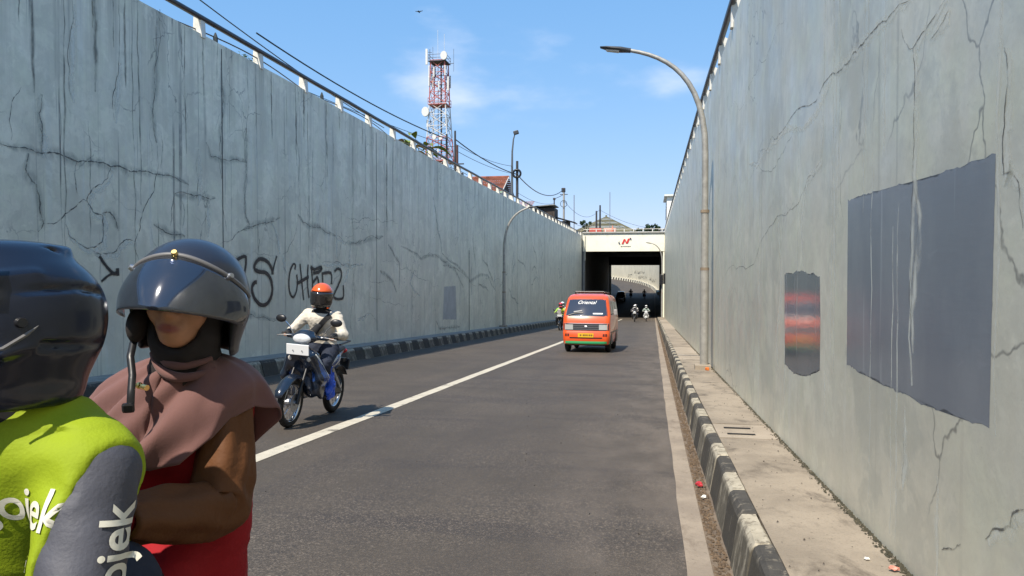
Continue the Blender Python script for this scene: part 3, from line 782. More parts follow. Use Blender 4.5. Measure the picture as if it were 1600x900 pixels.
# graffiti
for i, (pts, w) in enumerate(GRAF):
    rr = random.Random(i)
    P_ = [Vector(p) for p in pts]; S_ = []
    for k in range(len(P_)-1):               # smooth the stroke
        a, b, c, d = P_[max(k-1,0)], P_[k], P_[k+1], P_[min(k+2, len(P_)-1)]
        for t in (0,.25,.5,.75): S_.append(.5*((2*b)+(c-a)*t+(2*a-5*b+4*c-d)*t*t+(3*b-a-3*c+d)*t**3))
    S_.append(P_[-1])
    link('graffiti_mist', ribbon_mesh('graffiti_mist', [ribbon(S_, w*2.2, 0, 0, rr, False)], toL(.004)), M_SPRAYSOFT, wl)
    link('graffiti', ribbon_mesh('graffiti', [ribbon(S_, w*1.05, 0, 0, rr, False)], toL(.005+.0004*i)), M_SPRAY, wl)
# rolled-on cover paint with ragged edges
def paint_patch(name, poly, f, m, parent, rag, seed, label=None):
    rr = random.Random(seed); pts = []
    n = len(poly)
    for i in range(n):
        a, b = Vector(poly[i]), Vector(poly[(i+1)%n]); horiz = abs(b.x-a.x) > abs(b.y-a.y); k = max(2, int((b-a).length/.025))
        for q in range(k):
            t = q/k; p = a+(b-a)*t; r_ = rag if horiz else rag*.22
            d = (b-a).normalized(); nn = Vector((-d.y, d.x)); p = p+nn*r_*(rr.uniform(-1,1)*.6+mnoise.noise((p.x*9, p.y*9, seed))); pts.append(p)
    b = bmesh.new(); vs = [b.verts.new(f(p.x, p.y)) for p in pts]; fc = b.faces.new(vs); bmesh.ops.triangulate(b, faces=[fc])
    me = bpy.data.meshes.new(name); b.to_mesh(me); b.free(); o = link(name, me, m, parent)
    if label: o['label'] = label
    return o
paint_patch('paint_patch', PATCH_BIG, toR(.0005), M_PATCH, wr, .011, 1, 'large dark blue-grey rectangle of cover paint')
paint_patch('paint_patch', PATCH_SMALL, toR(.0005), M_PATCH2, wr, .014, 2, 'small glossy dark grey block of cover paint')
paint_patch('paint_patch', PATCH_LEFT, toL(.001), mat('faint cover paint', (.36,.375,.38), .5, var=.15, vs=3), wl, .03, 3, 'faint dark rectangle of cover paint low on the wall')
jn = MB(); jn.box((XL+.004, 32.72, .42), (.012, .05, 3.9)); jn.build('joint', mat('joint dark', (.015,.015,.015), .9), wl)
for yy, z0, z1 in ((13.05,.8,5.7),(21.2,-.4,5.6),(45,-1.4,5.5),(57,-2,5.5),(68,-2.6,5.5)):
    jn = MB(); jn.box((XL+.003, yy, (z0+z1)/2), (.008, .018, z1-z0)); jn.build('joint', mat('joint grey', (.085,.088,.09), .9), wl)
# moss and grit line where the right wall meets the footway
def grit(name, n, f, m, label, cat, sz=(.004,.014), group=None):
    rr = random.Random(len(name)+n); vs, fs = [], []
    for i in range(n):
        x, y, z = f(rr); s = rr.uniform(*sz); a = rr.uniform(0,6.28); k = len(vs)
        e = [Vector((math.cos(a+j*2.1)*s*rr.uniform(.6,1.2), math.sin(a+j*2.1)*s*rr.uniform(.6,1.2), rr.uniform(-.3,.2)*s)) for j in range(3)]+[Vector((0,0,s*rr.uniform(.4,.9)))]
        vs += [Vector((x,y,z))+q for q in e]; fs += [(k,k+1,k+3),(k+1,k+2,k+3),(k+2,k,k+3)]
    me = bpy.data.meshes.new(name); me.from_pydata(vs, [], fs); o = link(name, me, m); tag(o, label, cat, kind='stuff'); return o
def fy(rr, a, b): return a+(b-a)*rr.random()**2.0
def g1(rr):
    y = fy(rr, 1.5, 40); return (XR(y)-abs(rr.gauss(0,.018)), y, zr(y)+RTOP+.002)
grit('moss_line', 5000, g1, mat('moss and grime', (.055,.050,.032), .95, var=.4, vs=30), 'dark grit and moss along the foot of the right wall', 'moss', (.004,.013))
def g2(rr):
    y = fy(rr, 1.5, 60); t = rr.random(); return (.325+.085*t+drift(y), y, zr(y)-.004)
grit('leaf_litter', 7000, g2, mat('dry litter', (.17,.115,.07), .95, var=.5, vs=40, c2=(.07,.05,.034)), 'brown dry leaves and silt lying in the gutter by the right kerb', 'leaf litter', (.005,.018))
def g3(rr):
    y = fy(rr, 1.6, 18); return (rr.uniform(.6, XR(y)-.02)+0, y, zr(y)+RTOP+.005)
grit('footway_grit', 240, g3, mat('dark crumbs', (.045,.035,.028), .95), 'dark crumbs scattered on the right footway', 'grit', (.003,.009))
def g4(rr):
    y = fy(rr, 1.6, 26); return (rr.uniform(-7, .1), y, zr(y)+.001)
grit('road_grit', 260, g4, mat('road crumbs', (.03,.027,.025), .95), 'dark crumbs scattered over the asphalt', 'grit', (.004,.010))
# litter
def scrap(name, loc, s, m, label, seed):
    rr = random.Random(seed); b = bmesh.new(); bmesh.ops.create_icosphere(b, subdivisions=2, radius=1)
    for v in b.verts: v.co = Vector((v.co.x*s[0], v.co.y*s[1], max(v.co.z,-.5)*s[2]))*(1+.55*mnoise.noise(v.co*1.7+Vector((seed,0,0))))
    me = bpy.data.meshes.new(name); b.to_mesh(me); b.free(); o = link(name, me, m, loc=loc, rot=(0,0,rr.uniform(0,6))); tag(o, label, 'litter'); return o
scrap('wrapper', (.50, 5.9, zr(5.9)+.02), (.020,.03,.022), mat('red wrapper', (.45,.03,.04), .35), 'crumpled red wrapper lying in the gutter against the kerb', 1) .location.x = .375
scrap('paper_scrap', (.385, 5.55, zr(5.55)+.012), (.018,.025,.012), mat('white paper', (.7,.68,.62), .7), 'small white scrap of paper in the gutter beside the red wrapper', 2)
scrap('wrapper', (1.0, 13.75, zr(13.75)+RTOP+.03), (.035,.04,.035), mat('orange wrapper', (.55,.14,.02), .4), 'orange crumpled wrapper at the foot of the near lamp post', 3)
scrap('wrapper', (1.04, 3.42, zr(3.4)+RTOP+.012), (.013,.022,.010), mat('pink wrapper', (.55,.22,.16), .5), 'small pinkish wrapper on the footway at the foot of the right wall', 4)
scrap('paper_scrap', (.965, 3.55, zr(3.55)+RTOP+.006), (.010,.014,.006), mat('white paper', (.7,.68,.62), .7), 'tiny white scrap on the footway near the pinkish wrapper', 5)

# railings: short arched posts carrying one pipe
def post_mesh(side):
    g = MB(); h, w, t = .38, .095, .13; n = 8
    pr = [(-w,-.06),(w,-.06),(w*.80,h-.075)]+[(w*.80*math.cos(a), h-.075+.075*math.sin(a)) for a in [math.pi*i/n for i in range(1,n)]]+[(-w*.80,h-.075)]
    g.prism(pr, -t/2, t/2, 'y'); g.cur = 1
    pr2 = [(u*1.10, w_*1.03+.002) for u, w_ in pr]; 
    return g.mesh('rail_post')
def railing(name, fx, top, y0, y1, dy, label, side):
    root = tag(empty(name, (0,0,0)), label, 'railing'); me = post_mesh(side); me.materials.append(M_POST)
    Y = y0; pts = []
    while Y < y1:
        o = bpy.data.objects.new('rail_post', me); col.objects.link(o); o.parent = root; o.location = (fx(Y), Y, interp(Y, top)); Y += dy
    YS = [y0-10+dy*i for i in range(int((y1-y0+10)/dy)+1)]
    g = MB(); g.tube([(fx(y)-side*.065, y, interp(y,top)+.300+.006*math.sin(y*1.7)) for y in YS], .052, 8); g.build('rail_pipe', M_PIPE, root, smooth=True)
    return root
railing('wall_railing', lambda Y: XL-.07, TOPL, 12.45-2.08*4, 87.5, 2.08, 'black pipe rail on white arched posts along the top of the left wall', -1)
railing('wall_railing', lambda Y: XR(Y)+.06, TOPR, 13.2-2.1*4, 87.5, 2.1, 'black pipe rail on white arched posts along the top of the right wall', 1)
# loose cable along the left coping
cb = MB(); cb.tube([(XL-.10+.05*math.sin(y), y, interp(y,TOPL)+.03+.12*abs(math.sin(y*.55))) for y in [9+.4*i for i in range(60)]], .013, 6)
tag(cb.build('coping_cable', M_BLACK, smooth=True), 'thin black cable sagging along the coping of the left wall', 'cable')
for i, (yy, hh) in enumerate(((12.95,.2),(17.6,.2),(27.0,.16))):
    fb = MB(); fb.tube([(XL-.06,yy,5.6),(XL-.06,yy,interp(yy,TOPL)+hh*.55),(XL-.06,yy,interp(yy,TOPL)+hh)], [.045,.045,.012], 6)
    tag(fb.build('stake', mat('dark stake', (.03,.04,.045), .7)), ['dark stake beside the nearest white rail post on the left wall','dark pointed stake between the third and fourth rail posts on the left wall','small dark stake further along the left wall coping'][i], 'stake')
wd = MB(); rr = random.Random(6)
for i in range(40):
    a = rr.uniform(0,6.28); c = Vector((XL-.05+rr.gauss(0,.03), 14.1+rr.gauss(0,.16), interp(14,TOPL)+rr.uniform(0,.09))); d = Vector((math.cos(a),math.sin(a),.4))*.045; e = Vector((-math.sin(a),math.cos(a),0))*.018
    wd.add([c-e, c+e, c+d+e*.3, c+d-e*.3], [(0,1,2,3)])
M_LEAF = mat('leaf green', (.075,.135,.030), .55, 0, .4, var=.45, vs=3); M_LEAFD = mat('leaf dark green', (.030,.062,.020), .6, 0, .4, var=.45, vs=2)
tag(wd.build('weed', M_LEAF, fix=False), 'small green weed growing on the coping of the left wall', 'weed', kind='stuff')

# ---- street level ground with the cutting left open
gm = MB(); W = 1500.0
Lx = lambda Y: (XL-.34) if Y < 140 else XL-.6+xc(Y)
Rx = lambda Y: (XR(min(Y,88))+.34) if Y < 140 else 2.2+xc(Y)
gz = lambda Y: 5.45 if Y < 140 else 5.45
GST = ALLST
gm.grid([[(-W,Y,5.3),(-60,Y,5.3),(Lx(Y),Y,interp(Y,TOPL)-.12 if Y <= 88 else 5.54)] for Y in GST])
gm.grid([[(Rx(Y),Y,interp(Y,TOPR)-.15 if Y <= 88 else 5.5),(60,Y,5.3),(W,Y,5.3)] for Y in GST])
gm.grid([[(-W,325,5.3),(W,325,5.3)],[(-W,5000,5.3),(W,5000,5.3)]])
tag(gm.build('ground', M_GRASS), kind='structure')

# ---- tunnel under the cross street
tn = tag(empty('underpass_bridge', (0,88,0)), 'cream concrete underpass bridge with dark tunnel and parapet across the road', 'bridge')
def tp(name, c, d, m):
    b = MB(); b.box((c[0], c[1]-88, c[2]), d); return b.build(name, m, tn)
tp('fascia', (-3.2, 88.35, 4.86), (9.8, .7, 2.18), M_FASCIA)
tp('coping', (-3.2, 88.30, 6.02), (9.8, .95, .13), mat('grey coping', (.46,.44,.40), .8, var=.2, vs=2))
tp('fascia_band', (-3.2, 87.985, 5.83), (9.5, .05, .05), mat('painted groove shade', (.40,.36,.28), .8))  # raised strip; the shade of a groove is put into its darker colour
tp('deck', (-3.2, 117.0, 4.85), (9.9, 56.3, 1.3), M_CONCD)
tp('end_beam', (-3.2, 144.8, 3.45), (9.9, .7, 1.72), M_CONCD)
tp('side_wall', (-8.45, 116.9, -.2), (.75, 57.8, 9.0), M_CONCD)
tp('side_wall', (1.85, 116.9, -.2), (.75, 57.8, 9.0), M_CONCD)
tp('jamb', (1.46, 88.5, -.2), (.30, .9, 7.94), M_FASCIA)
tp('jamb', (-8.04, 88.6, -.2), (.36, .9, 7.94), M_CONC)
tp('end_jamb', (-7.98, 145.1, -.2), (.5, .8, 7.4), M_BEIGE)
tp('downpipe', (-7.80, 87.9, 4.2), (.10, .10, 3.0), mat('pale pipe', (.55,.52,.42), .6))
for i in range(9):
    p_ = MB(); p_.box((-7.6+i*1.1, .3, 6.26), (.09,.09,.36)); p_.build('parapet_post', M_POST, tn)
p_ = MB(); p_.tube([(-8,.3,6.40),(1.6,.3,6.40)], .035, 6); p_.build('parapet_rail', M_GALV, tn)
for i in range(2):
    bb = MB(); bb.bbox((0,0,.32), (1.5,.4,.62), .06); o = bb.build('street_barrier', mat('red barrier %d' % i, (.50,.10,.07) if i == 0 else (.62,.32,.24), .6), loc=(-6.7+i*1.75, 89.6, 5.98)); tag(o, ['faded red street barrier on the bridge deck above the tunnel','pale pink street barrier beside the faded red one on the bridge'][i], 'barrier')
st_ = MB(); st_.tube([(0,0,0),(0,0,.55),(0,0,.95)], [.16,.12,.02], 10); o = st_.build('traffic_cone', mat('cone orange', (.6,.2,.12), .6), loc=(-4.62, 89.4, 5.98)); tag(o, 'pale orange traffic cone standing on the bridge parapet', 'cone')
dk = MB(); dk.box((-3.2, 117, 5.74), (9.9, 56.3, .46)); tag(dk.build('bridge_street', M_ASPH), kind='structure')
# emblem and its caption on the fascia
emb = tag(empty('emblem', (-3.10, 87.97, 4.98)), 'red letter emblem with dark swoosh on the cream bridge fascia', 'emblem')
M_RED = mat('emblem red', (.62,.04,.035), .5); M_NAVY = mat('emblem navy', (.02,.03,.07), .5)
e = MB(); N = [(-.42,-.44),(-.14,.30),(.04,.30),(.20,-.14),(.36,.36),(.62,.36),(.36,-.36),(.14,-.36),(-.02,.06),(-.18,-.44)]
e.prism([(u*.95, w*.80) for u, w in N], -.025, 0, 'y'); e.build('letter', M_RED, emb)
for s in (1,-1):
    sw = []; inn = []
    for i in range(13):
        a = R(-38+76*i/12)+(0 if s > 0 else math.pi); k = 1-abs(i-6)/6.5
        q = Matrix.Rotation(R(20),2) @ Vector((.80*math.cos(a), .34*math.sin(a))); sw.append((q.x,q.y)); q2 = Matrix.Rotation(R(20),2) @ Vector(((.80-.17*k)*math.cos(a), (.34-.03*k)*math.sin(a))); inn.append((q2.x,q2.y))
    e = MB(); e.prism(sw+inn[::-1], -.020, 0, 'y'); e.build('swoosh', M_NAVY, emb)
e = MB()
for i, (x0, w_) in enumerate(((-.45,.22),(-.18,.10),(-.04,.16),(.16,.12),(.32,.20),(.56,.16))): e.box((x0+w_/2-.05, -.01, -.62+.008*(i%2)), (w_, .02, .075))
e.build('caption', mat('caption grey', (.25,.24,.22), .6), emb)

# ---- beyond the tunnel: the road climbs and bends left between beige walls
def far_wall(name, x, side, label, y0=145):
    root = tag(empty(name, (0,0,0)), label, 'wall'); g = MB()
    g.grid([[(x+xc(Y), Y, zr(Y)-.3+(5.6-zr(Y)+.3)*k/3) for k in range(4)] for Y in FARST]); g.grid([[(x+xc(Y), Y, 5.6), (x+side*.5+xc(Y), Y, 5.6)] for Y in FARST])
    g.build('wall_body', M_BEIGE, root); return root
fwr = far_wall('far_wall', 1.75, 1, 'curving sunlit beige wall with scribbles seen through the tunnel')
fwl = far_wall('far_wall', -8.2, -1, 'beige wall on the inner side of the bend beyond the tunnel')
kerb('far_kerb', 1.05, 146, 300, 1.5, .62, .62, .10, False, 0, xc, (mat('pale kerb paint', (.74,.70,.58), .8, var=.12, vs=1), M_KB))
fs_ = MB(); fs_.grid([[(x+xc(Y), Y, zr(Y)+.55) for x in (1.5,1.8)] for Y in FARST]); tag(fs_.build('far_footway', M_CONC), kind='structure')
rr = random.Random(9)
def farpt(u, v): 
    Y = u; return (1.72+xc(Y)-.03, Y, v)
for y0, z0, n_, sc_ in ((190,1.2,9,1.0),(186,-.1,8,1.0),(172,-.2,3,.8),(166,-.7,6,.9),(203,.2,4,.7)):
    for k in range(n_):
        u = y0+(k-n_/2)*1.6*sc_; pts = [(u+rr.uniform(-.9,.9), z0+rr.uniform(-.45,.45)) for _ in range(4)]
        link('scribble', ribbon_mesh('scribble', [ribbon(pts, .16, 0, 0, rr, False)], lambda a, b: farpt(a, b)), M_SPRAY, fwr)
# ------------------------------------------------------------------ street lamps
def street_lamp(name, base, z_straight, tip, r0, label, head=.62, plinth=True):
    root = tag(empty(name, base), label, 'street lamp', 'street lamps in the cutting'); bx_, by_, bz_ = base
    hs = z_straight-bz_; tx, ty, tz = tip[0]-bx_, tip[1]-by_, tip[2]-bz_
    g = MB(); g.tube([(0,0,.05),(0,0,hs*.42)], r0*1.12, 14); g.tube([(0,0,hs*.42-.02),(0,0,hs*.66)], r0, 14); g.build('pole', M_GALV, root, smooth=True)
    d = Vector((tx,ty,tz-hs)); e = Vector((tx,ty,tz))-Vector((tx,ty,0)).normalized()*head*.9 - Vector((0,0,.08))
    pts = [Vector((0,0,hs*.64)), Vector((0,0,hs*.85))]
    c1 = Vector((0,0,hs+(tz-hs)*.62)); c2 = Vector((tx*.35, ty*.35, tz-(tz-hs)*.14))
    for i in range(13):
        t = i/12; a = Vector((0,0,hs*.9)); pts.append(a*(1-t)**3+c1*3*t*(1-t)**2+c2*3*t*t*(1-t)+e*t**3)
    n = len(pts); g = MB(); g.tube(pts, [r0*.84-(r0*.84-r0*.5)*max(0,(i-2)/(n-3)) for i in range(n)], 12); g.build('arm', M_GALV, root, smooth=True)
    for f in (.42,.66):
        g = MB(); g.tube([(0,0,hs*f-.035),(0,0,hs*f+.02)], r0*1.16, 14); g.build('collar', M_GALVR, root, smooth=True)
    u = (Vector((tx,ty,tz))-e).normalized(); sd = Vector((0,0,1)).cross(u).normalized(); up = u.cross(sd)
    g = MB(); hw = head*.17; th = head*.085; L = (Vector((tx,ty,tz))-e).length
    ring = lambda t, w, h, o: [e+u*(L*t)+sd*(w*math.cos(a))+up*(h*math.sin(a)+o) for a in [2*math.pi*k/14 for k in range(14)]]
    rs = [ring(-.03,.045,.045,0), ring(.04,.05,.045,0), ring(.14,hw*.75,th*.9,.0), ring(.3,hw,th,.0), ring(.8,hw*.95,th*.6,.005), ring(1.0,hw*.55,th*.25,.01)]
    vs = [p for r_ in rs for p in r_]; fs = [(i*14+k, i*14+(k+1)%14, (i+1)*14+(k+1)%14, (i+1)*14+k) for i in range(5) for k in range(14)]+[tuple(range(14)), tuple(range(70,84))]
    g.add(vs, fs); hd = g.build('lamp_head', M_LAMP, root, smooth=True)
    g = MB(); q = e+u*(L*.56)-up*(th*.62); w2 = hw*.7; l2 = L*.24
    g.add([q-u*l2-sd*w2, q+u*l2-sd*w2*.8, q+u*l2+sd*w2*.8, q-u*l2+sd*w2, q-u*l2*.8-sd*w2*.8-up*.02, q+u*l2*.8-sd*w2*.6-up*.02, q+u*l2*.8+sd*w2*.6-up*.02, q-u*l2*.8+sd*w2*.8-up*.02], [(0,1,5,4),(1,2,6,5),(2,3,7,6),(3,0,4,7),(4,5,6,7)])
    g.build('lamp_lens', M_LENS, hd)
    if plinth:
        g = MB(); ft = [(-.20,-.26),(.0+.13,-.26),(.13,.20),(-.12,.20),(-.20,.08)]; g.prism([(a*r0/.08, b*r0/.08) for a,b in ft], -.03, .085, 'z'); g.build('plinth', M_SIDE2, root)
    return root
street_lamp('street_lamp', (.975, 14.2, zr(14.2)+RTOP), 4.05, (-.98, 14.2, 5.66), .070, 'nearest galvanised street lamp with curved arm at the right wall')
street_lamp('street_lamp', (-7.85, 39.1, zr(39.1)+LTOP), 2.9, (-5.95, 39.1, 4.90), .085, 'galvanised street lamp with curved arm standing against the left wall')
street_lamp('street_lamp', (1.08, 78, zr(78)+RTOP), 2.9, (-.62, 78, 4.40), .085, 'distant street lamp on the right just before the tunnel mouth')
for i, (x, w_, z0, h_) in enumerate(((1.02,.34,.05,1.0),(1.30,.20,.1,1.1))):
    g = MB(); g.bbox((0,0,h_/2), (w_,.16,h_), .02); o = g.build('control_box', M_BLACK, loc=(x, 77.7, z0)); tag(o, ['black control box fixed to the distant lamp post by the tunnel','narrow black control box on the wall beside the distant lamp post'][i], 'box')

# ------------------------------------------------------------------ lattice mast
tw = tag(empty('telecom_tower', (-32.2, 110, 5.3)), 'red and white lattice telecom tower with antennas behind the left wall', 'tower')
M_TR = mat('tower red', (.46,.13,.11), .55, var=.2, vs=2); M_TW = mat('tower white', (.62,.61,.59), .55, var=.15, vs=2); M_TG = mat('antenna white', (.68,.67,.63), .5); M_TD = mat('tower dark steel', (.06,.06,.07), .6)
def hw_(z): return 3.3-(3.3-1.42)*min(1, z/26.0)
lev = [0,3,6,9,11.5,13.6,15.4,17.2,19.0,20.8,22.6,24.4,26.0,27.5,29.4]
bandc = lambda z: M_TW if z < 13 else (M_TR if z < 17.0 else (M_TW if z < 22.5 else M_TR))
for sx, sy in ((1,1),(1,-1),(-1,1),(-1,-1)):
    for z0, z1 in ((0,13),(13,17.2),(17.2,22.6),(22.6,29.4)):
        g = MB(); g.tube([(sx*hw_(z0), sy*hw_(z0), z0),(sx*hw_(z1), sy*hw_(z1), z1)], .11, 6); g.build('leg', bandc((z0+z1)/2), tw)
for z0, z1 in zip(lev, lev[1:]):
    g = MB(); a, b = hw_(z0), hw_(z1)
    for q in range(4):
        c0 = [(1,1),(-1,1),(-1,-1),(1,-1)]; p, r_ = c0[q], c0[(q+1)%4]
        g.tube([(p[0]*a,p[1]*a,z0),(r_[0]*b,r_[1]*b,z1)], .055, 5); g.tube([(r_[0]*a,r_[1]*a,z0),(p[0]*b,p[1]*b,z1)], .055, 5); g.tube([(p[0]*b,p[1]*b,z1),(r_[0]*b,r_[1]*b,z1)], .055, 5)
    g.build('brace', bandc((z0+z1)/2), tw)
for z, w_ in ((22.4,1.9),(13.4,2.6),(29.2,1.8)):
    g = MB(); g.box((0,0,z), (2*w_,2*w_,.10)); g.build('platform', M_TD if z > 25 else M_TR, tw)
    g = MB()
    for q in range(4):
        c0 = [(1,1),(-1,1),(-1,-1),(1,-1)]; p, r_ = c0[q], c0[(q+1)%4]
        for hh in (.5,1.0): g.tube([(p[0]*w_,p[1]*w_,z+hh),(r_[0]*w_,r_[1]*w_,z+hh)], .035, 5)
        g.tube([(p[0]*w_,p[1]*w_,z),(p[0]*w_,p[1]*w_,z+1.0)], .035, 5)
    g.build('handrail', M_TR if z < 25 else M_TD, tw)
g = MB(); g.tube([(.5,-.3,0),(.5,-.3,29)], .10, 5); g.tube([(-.2,-.4,0),(-.2,-.4,28.6)], .07, 5); g.tube([(.1,.5,0),(.1,.5,29)], .08, 5); g.build('cable_run', M_TD, tw)
def panel_ant(x, y, z, h_, w_=.28):
    g = MB(); g.bbox((x,y,z), (w_,.16,h_), .04); o = g.build('panel_antenna', M_TG, tw); g = MB(); g.tube([(x*.75,y*.75,z-h_/2),(x*.75,y*.75,z+h_/2)], .05, 6); g.tube([(x,y,z+.3*h_),(x*.6,y*.6,z+.3*h_)], .04, 5); g.tube([(x,y,z-.3*h_),(x*.6,y*.6,z-.3*h_)], .04, 5); g.build('bracket', M_TD, o)
panel_ant(-2.35,-1.2,30.0,2.5,.46); panel_ant(2.1,-1.2,25.6,2.2,.38); panel_ant(1.7,1.9,26.5,2.0); panel_ant(-1.9,1.6,26.6,2.0); panel_ant(-1.75,-1.6,27.6,1.8,.24)
for i, (x, y, z, h_) in enumerate(((-1.7,-1.75,26.0,1.5),(1.65,-1.75,27.6,1.6),(.4,-1.95,25.2,1.4),(-.6,-1.95,27.4,1.5),(2.0,-1.3,19.6,1.3),(-2.2,-1.4,19.4,1.2),(2.5,-1.4,14.8,1.5),(-2.45,-1.5,14.6,1.4),(.3,-2.2,15.0,1.2))): panel_ant(x, y, z, h_, .26)
def drum(x, y, z, r_, d_):
    g = MB(); g.tube([(x,y+.1,z),(x,y-d_*.4,z),(x,y-d_,z)], [r_*.55,r_,r_*.97], 20); o = g.build('dish_drum', M_TG, tw, smooth=True); g = MB(); g.tube([(x,y+.1,z),(x*.5,y*.5,z)], .06, 6); g.build('bracket', M_TD, o)
drum(-2.35,-1.7,21.2,.78,.6); drum(1.45,-1.6,29.9,.70,.5); drum(1.45,-1.9,13.6,.5,.4); drum(-.55,-1.8,17.2,.42,.35); drum(.75,-1.7,17.1,.42,.35)
for x, y, z0, z1 in ((-.35,0,29.2,34.5),(.95,.2,29.2,33.8),(-1.4,0,29,31.8),(3.1,-.5,27.6,31.2),(3.35,-.5,13.8,18.4)):
    g = MB(); g.tube([(x,y,z0),(x,y,z1)], .035, 5); g.build('whip_antenna', M_TD if x > 2 or x < -1 else M_TG, tw)
g = MB()
for z in (28.9,): g.tube([(0,-.5,z),(3.1,-.5,z)], .05, 5)
for z in (14.2,15.8): g.tube([(1,-.5,z),(3.35,-.5,z)], .05, 5)
for z in (10.8,12.2): g.tube([(-1.5,-.5,z),(-3.2,-.5,z)], .05, 5)
g.tube([(-3.2,-.5,10.7),(-3.2,-.5,12.3)], .05, 5)
g.tube([(-2.2,-.5,18.2),(-1.2,-.5,17.6)], .05, 5); g.build('boom', M_TD, tw)

tw.scale = (.76,.76,.965)
# ------------------------------------------------------------------ poles, wires, roofs behind the walls
GZ = 5.3
def pole(name, x, y, top, r_, m, label, cat='pole', base=GZ):
    root = tag(empty(name, (x,y,base)), label, cat); g = MB(); g.tube([(0,0,0),(0,0,top-base)], [r_*1.2, r_], 8); g.build('shaft', m, root, smooth=True); return root
M_POLE = mat('dark pole', (.05,.048,.05), .7, var=.25, vs=3)
p1 = pole('utility_pole', -12.72, 45, 10.05, .065, M_POLE, 'dark utility pole nearest the tower, leftmost of the close three', 'utility pole')
p2 = pole('utility_pole', -12.44, 46, 10.42, .065, M_POLE, 'tallest dark utility pole of the close three right of the tower', 'utility pole')
p3 = pole('utility_pole', -13.39, 50, 10.2, .10, mat('rusty pole', (.11,.05,.04), .8), 'rusty utility pole with hardware, rightmost of the close three', 'utility pole')
g = MB(); g.bbox((.25,0,2.6), (.4,.3,.75), .04); g.box((.05,0,3.6), (.9,.08,.08)); g.tube([(.35,0,1.6),(.35,0,2.4)], .08, 6); g.build('pole_box', M_POLE, p3)
p4 = pole('utility_pole', -10.39, 57, 10.05, .10, M_POLE, 'dark utility pole carrying a coil of cable beside the upper street lamp', 'utility pole')
g = MB(); g.torus((0,-.15,3.75), .30, .085, 20, 8); me = g.mesh('cable_coil', True); me.transform(Matrix.Translation((0,-.15,3.75)) @ Matrix.Rotation(R(90),4,'Z') @ Matrix.Translation((0,.15,-3.75))); link('cable_coil', me, M_BLACK, p4)
p5 = pole('utility_pole', -10.0, 85, 11.0, .11, mat('pale pole', (.34,.33,.31), .7), 'pale utility pole with crossarm hardware near the far end of the left wall', 'utility pole')
g = MB(); g.bbox((-.05,0,5.5), (.45,.3,.5), .05); g.box((0,0,5.0), (.9,.08,.08)); g.build('crossarm', M_POLE, p5)
g = MB(); g.torus((0,-.2,3.9), .38, .03, 20, 6); me = g.mesh('cable_coil', True); me.transform(Matrix.Translation((0,-.2,3.9)) @ Matrix.Rotation(R(90),4,'Z') @ Matrix.Translation((0,.2,-3.9))); link('cable_coil', me, M_BLACK, p5)
p6 = pole('pole', -11.12, 85, 9.9, .07, M_POLE, 'short dark pole over the dark roofed shack', 'pole')
g = MB(); g.bbox((0,0,4.5), (.28,.2,.25), .03); g.build('cap_box', M_POLE, p6)
p7 = pole('mast', -9.85, 95, 11.25, .05, mat('mast grey', (.20,.20,.21), .6), 'thin grey antenna mast at the far end of the left wall', 'mast')
p8 = pole('mast', -8.31, 150, 17.4, .06, mat('mast grey', (.20,.20,.21), .6), 'tall thin antenna mast in front of the olive roof', 'mast')
p9 = pole('utility_pole', -8.81, 120, 11.2, .14, M_POLE, 'dark utility pole left of its twin above the tunnel', 'utility pole', 5.9)
p10 = pole('utility_pole', -8.29, 121, 12.2, .13, M_POLE, 'taller dark utility pole of the pair above the tunnel', 'utility pole', 5.9)
# upper street lamp
ul = tag(empty('upper_street_lamp', (-11.37,60,GZ)), 'tall slim street lamp with square head on the street above the left wall', 'street lamp')
g = MB(); g.tube([(0,0,0),(0,0,4.2),(.02,0,6.0),(.12,0,7.0),(.22,0,7.35)], [.12,.10,.075,.06,.05], 8); g.build('pole', mat('lamp steel', (.13,.14,.15), .5, .3), ul, smooth=True)
g = MB(); g.bbox((.34,0,7.55), (.42,.30,.30), .04, rot=(0,R(-15),0)); g.build('lamp_head', M_LAMP, ul)
# wires
def wire(name, a, b, sag, label, r_=.022, n=16):
    a, b = Vector(a), Vector(b); g = MB(); g.tube([a+(b-a)*t-Vector((0,0,sag*4*t*(1-t))) for t in [i/n for i in range(n+1)]], r_, 5)
    tag(g.build(name, M_BLACK, smooth=True), label, 'wire', 'overhead wires')
wire('overhead_wire', (-12.44,46,9.9), (-10.39,57,9.0), .28, 'thick black overhead wire sagging from the close poles to the coil pole', .038)
wire('overhead_wire', (-10.39,57,9.0), (-10.0,85,10.9), 1.15, 'thick black overhead wire sagging from the coil pole to the pale pole', .042)
wire('overhead_wire', (-12.72,45,9.75), (-16.0,28,11.2), .35, 'thick black overhead wire running left from the close poles past the tower', .034)
wire('overhead_wire', (-12.72,45,9.35), (-15.6,30,9.6), .1, 'thin lower overhead wire running left behind the rail', .016)
wire('overhead_wire', (-12.44,46,9.6), (-11.37,60,10.1), .25, 'thin upper overhead wire reaching the tall slim street lamp', .018)
wire('overhead_wire', (-12.44,46,9.2), (-11.37,60,9.5), .2, 'thin lower overhead wire reaching the tall slim street lamp', .018)
wire('overhead_wire', (-10.0,85,10.3), (-11.12,85,9.8), .02, 'short wire joining the pale pole to the short dark pole', .03)
wire('overhead_wire', (-11.12,85,9.3), (-10.39,57,7.6), .4, 'thin wire from the short dark pole back to the coil pole', .016)
wire('overhead_wire', (-10.0,85,9.6), (-8.29,121,11.6), 1.6, 'thin wire crossing from the pale pole to the pair above the tunnel', .022)
wire('overhead_wire', (-9.85,95,7.6), (-8.81,120,9.2), .5, 'low wire leading to the pair of poles above the tunnel', .022)
wire('overhead_wire', (-8.29,121,11.4), (3.0,123,8.3), .9, 'upper wire spanning to the right over the tunnel', .022)
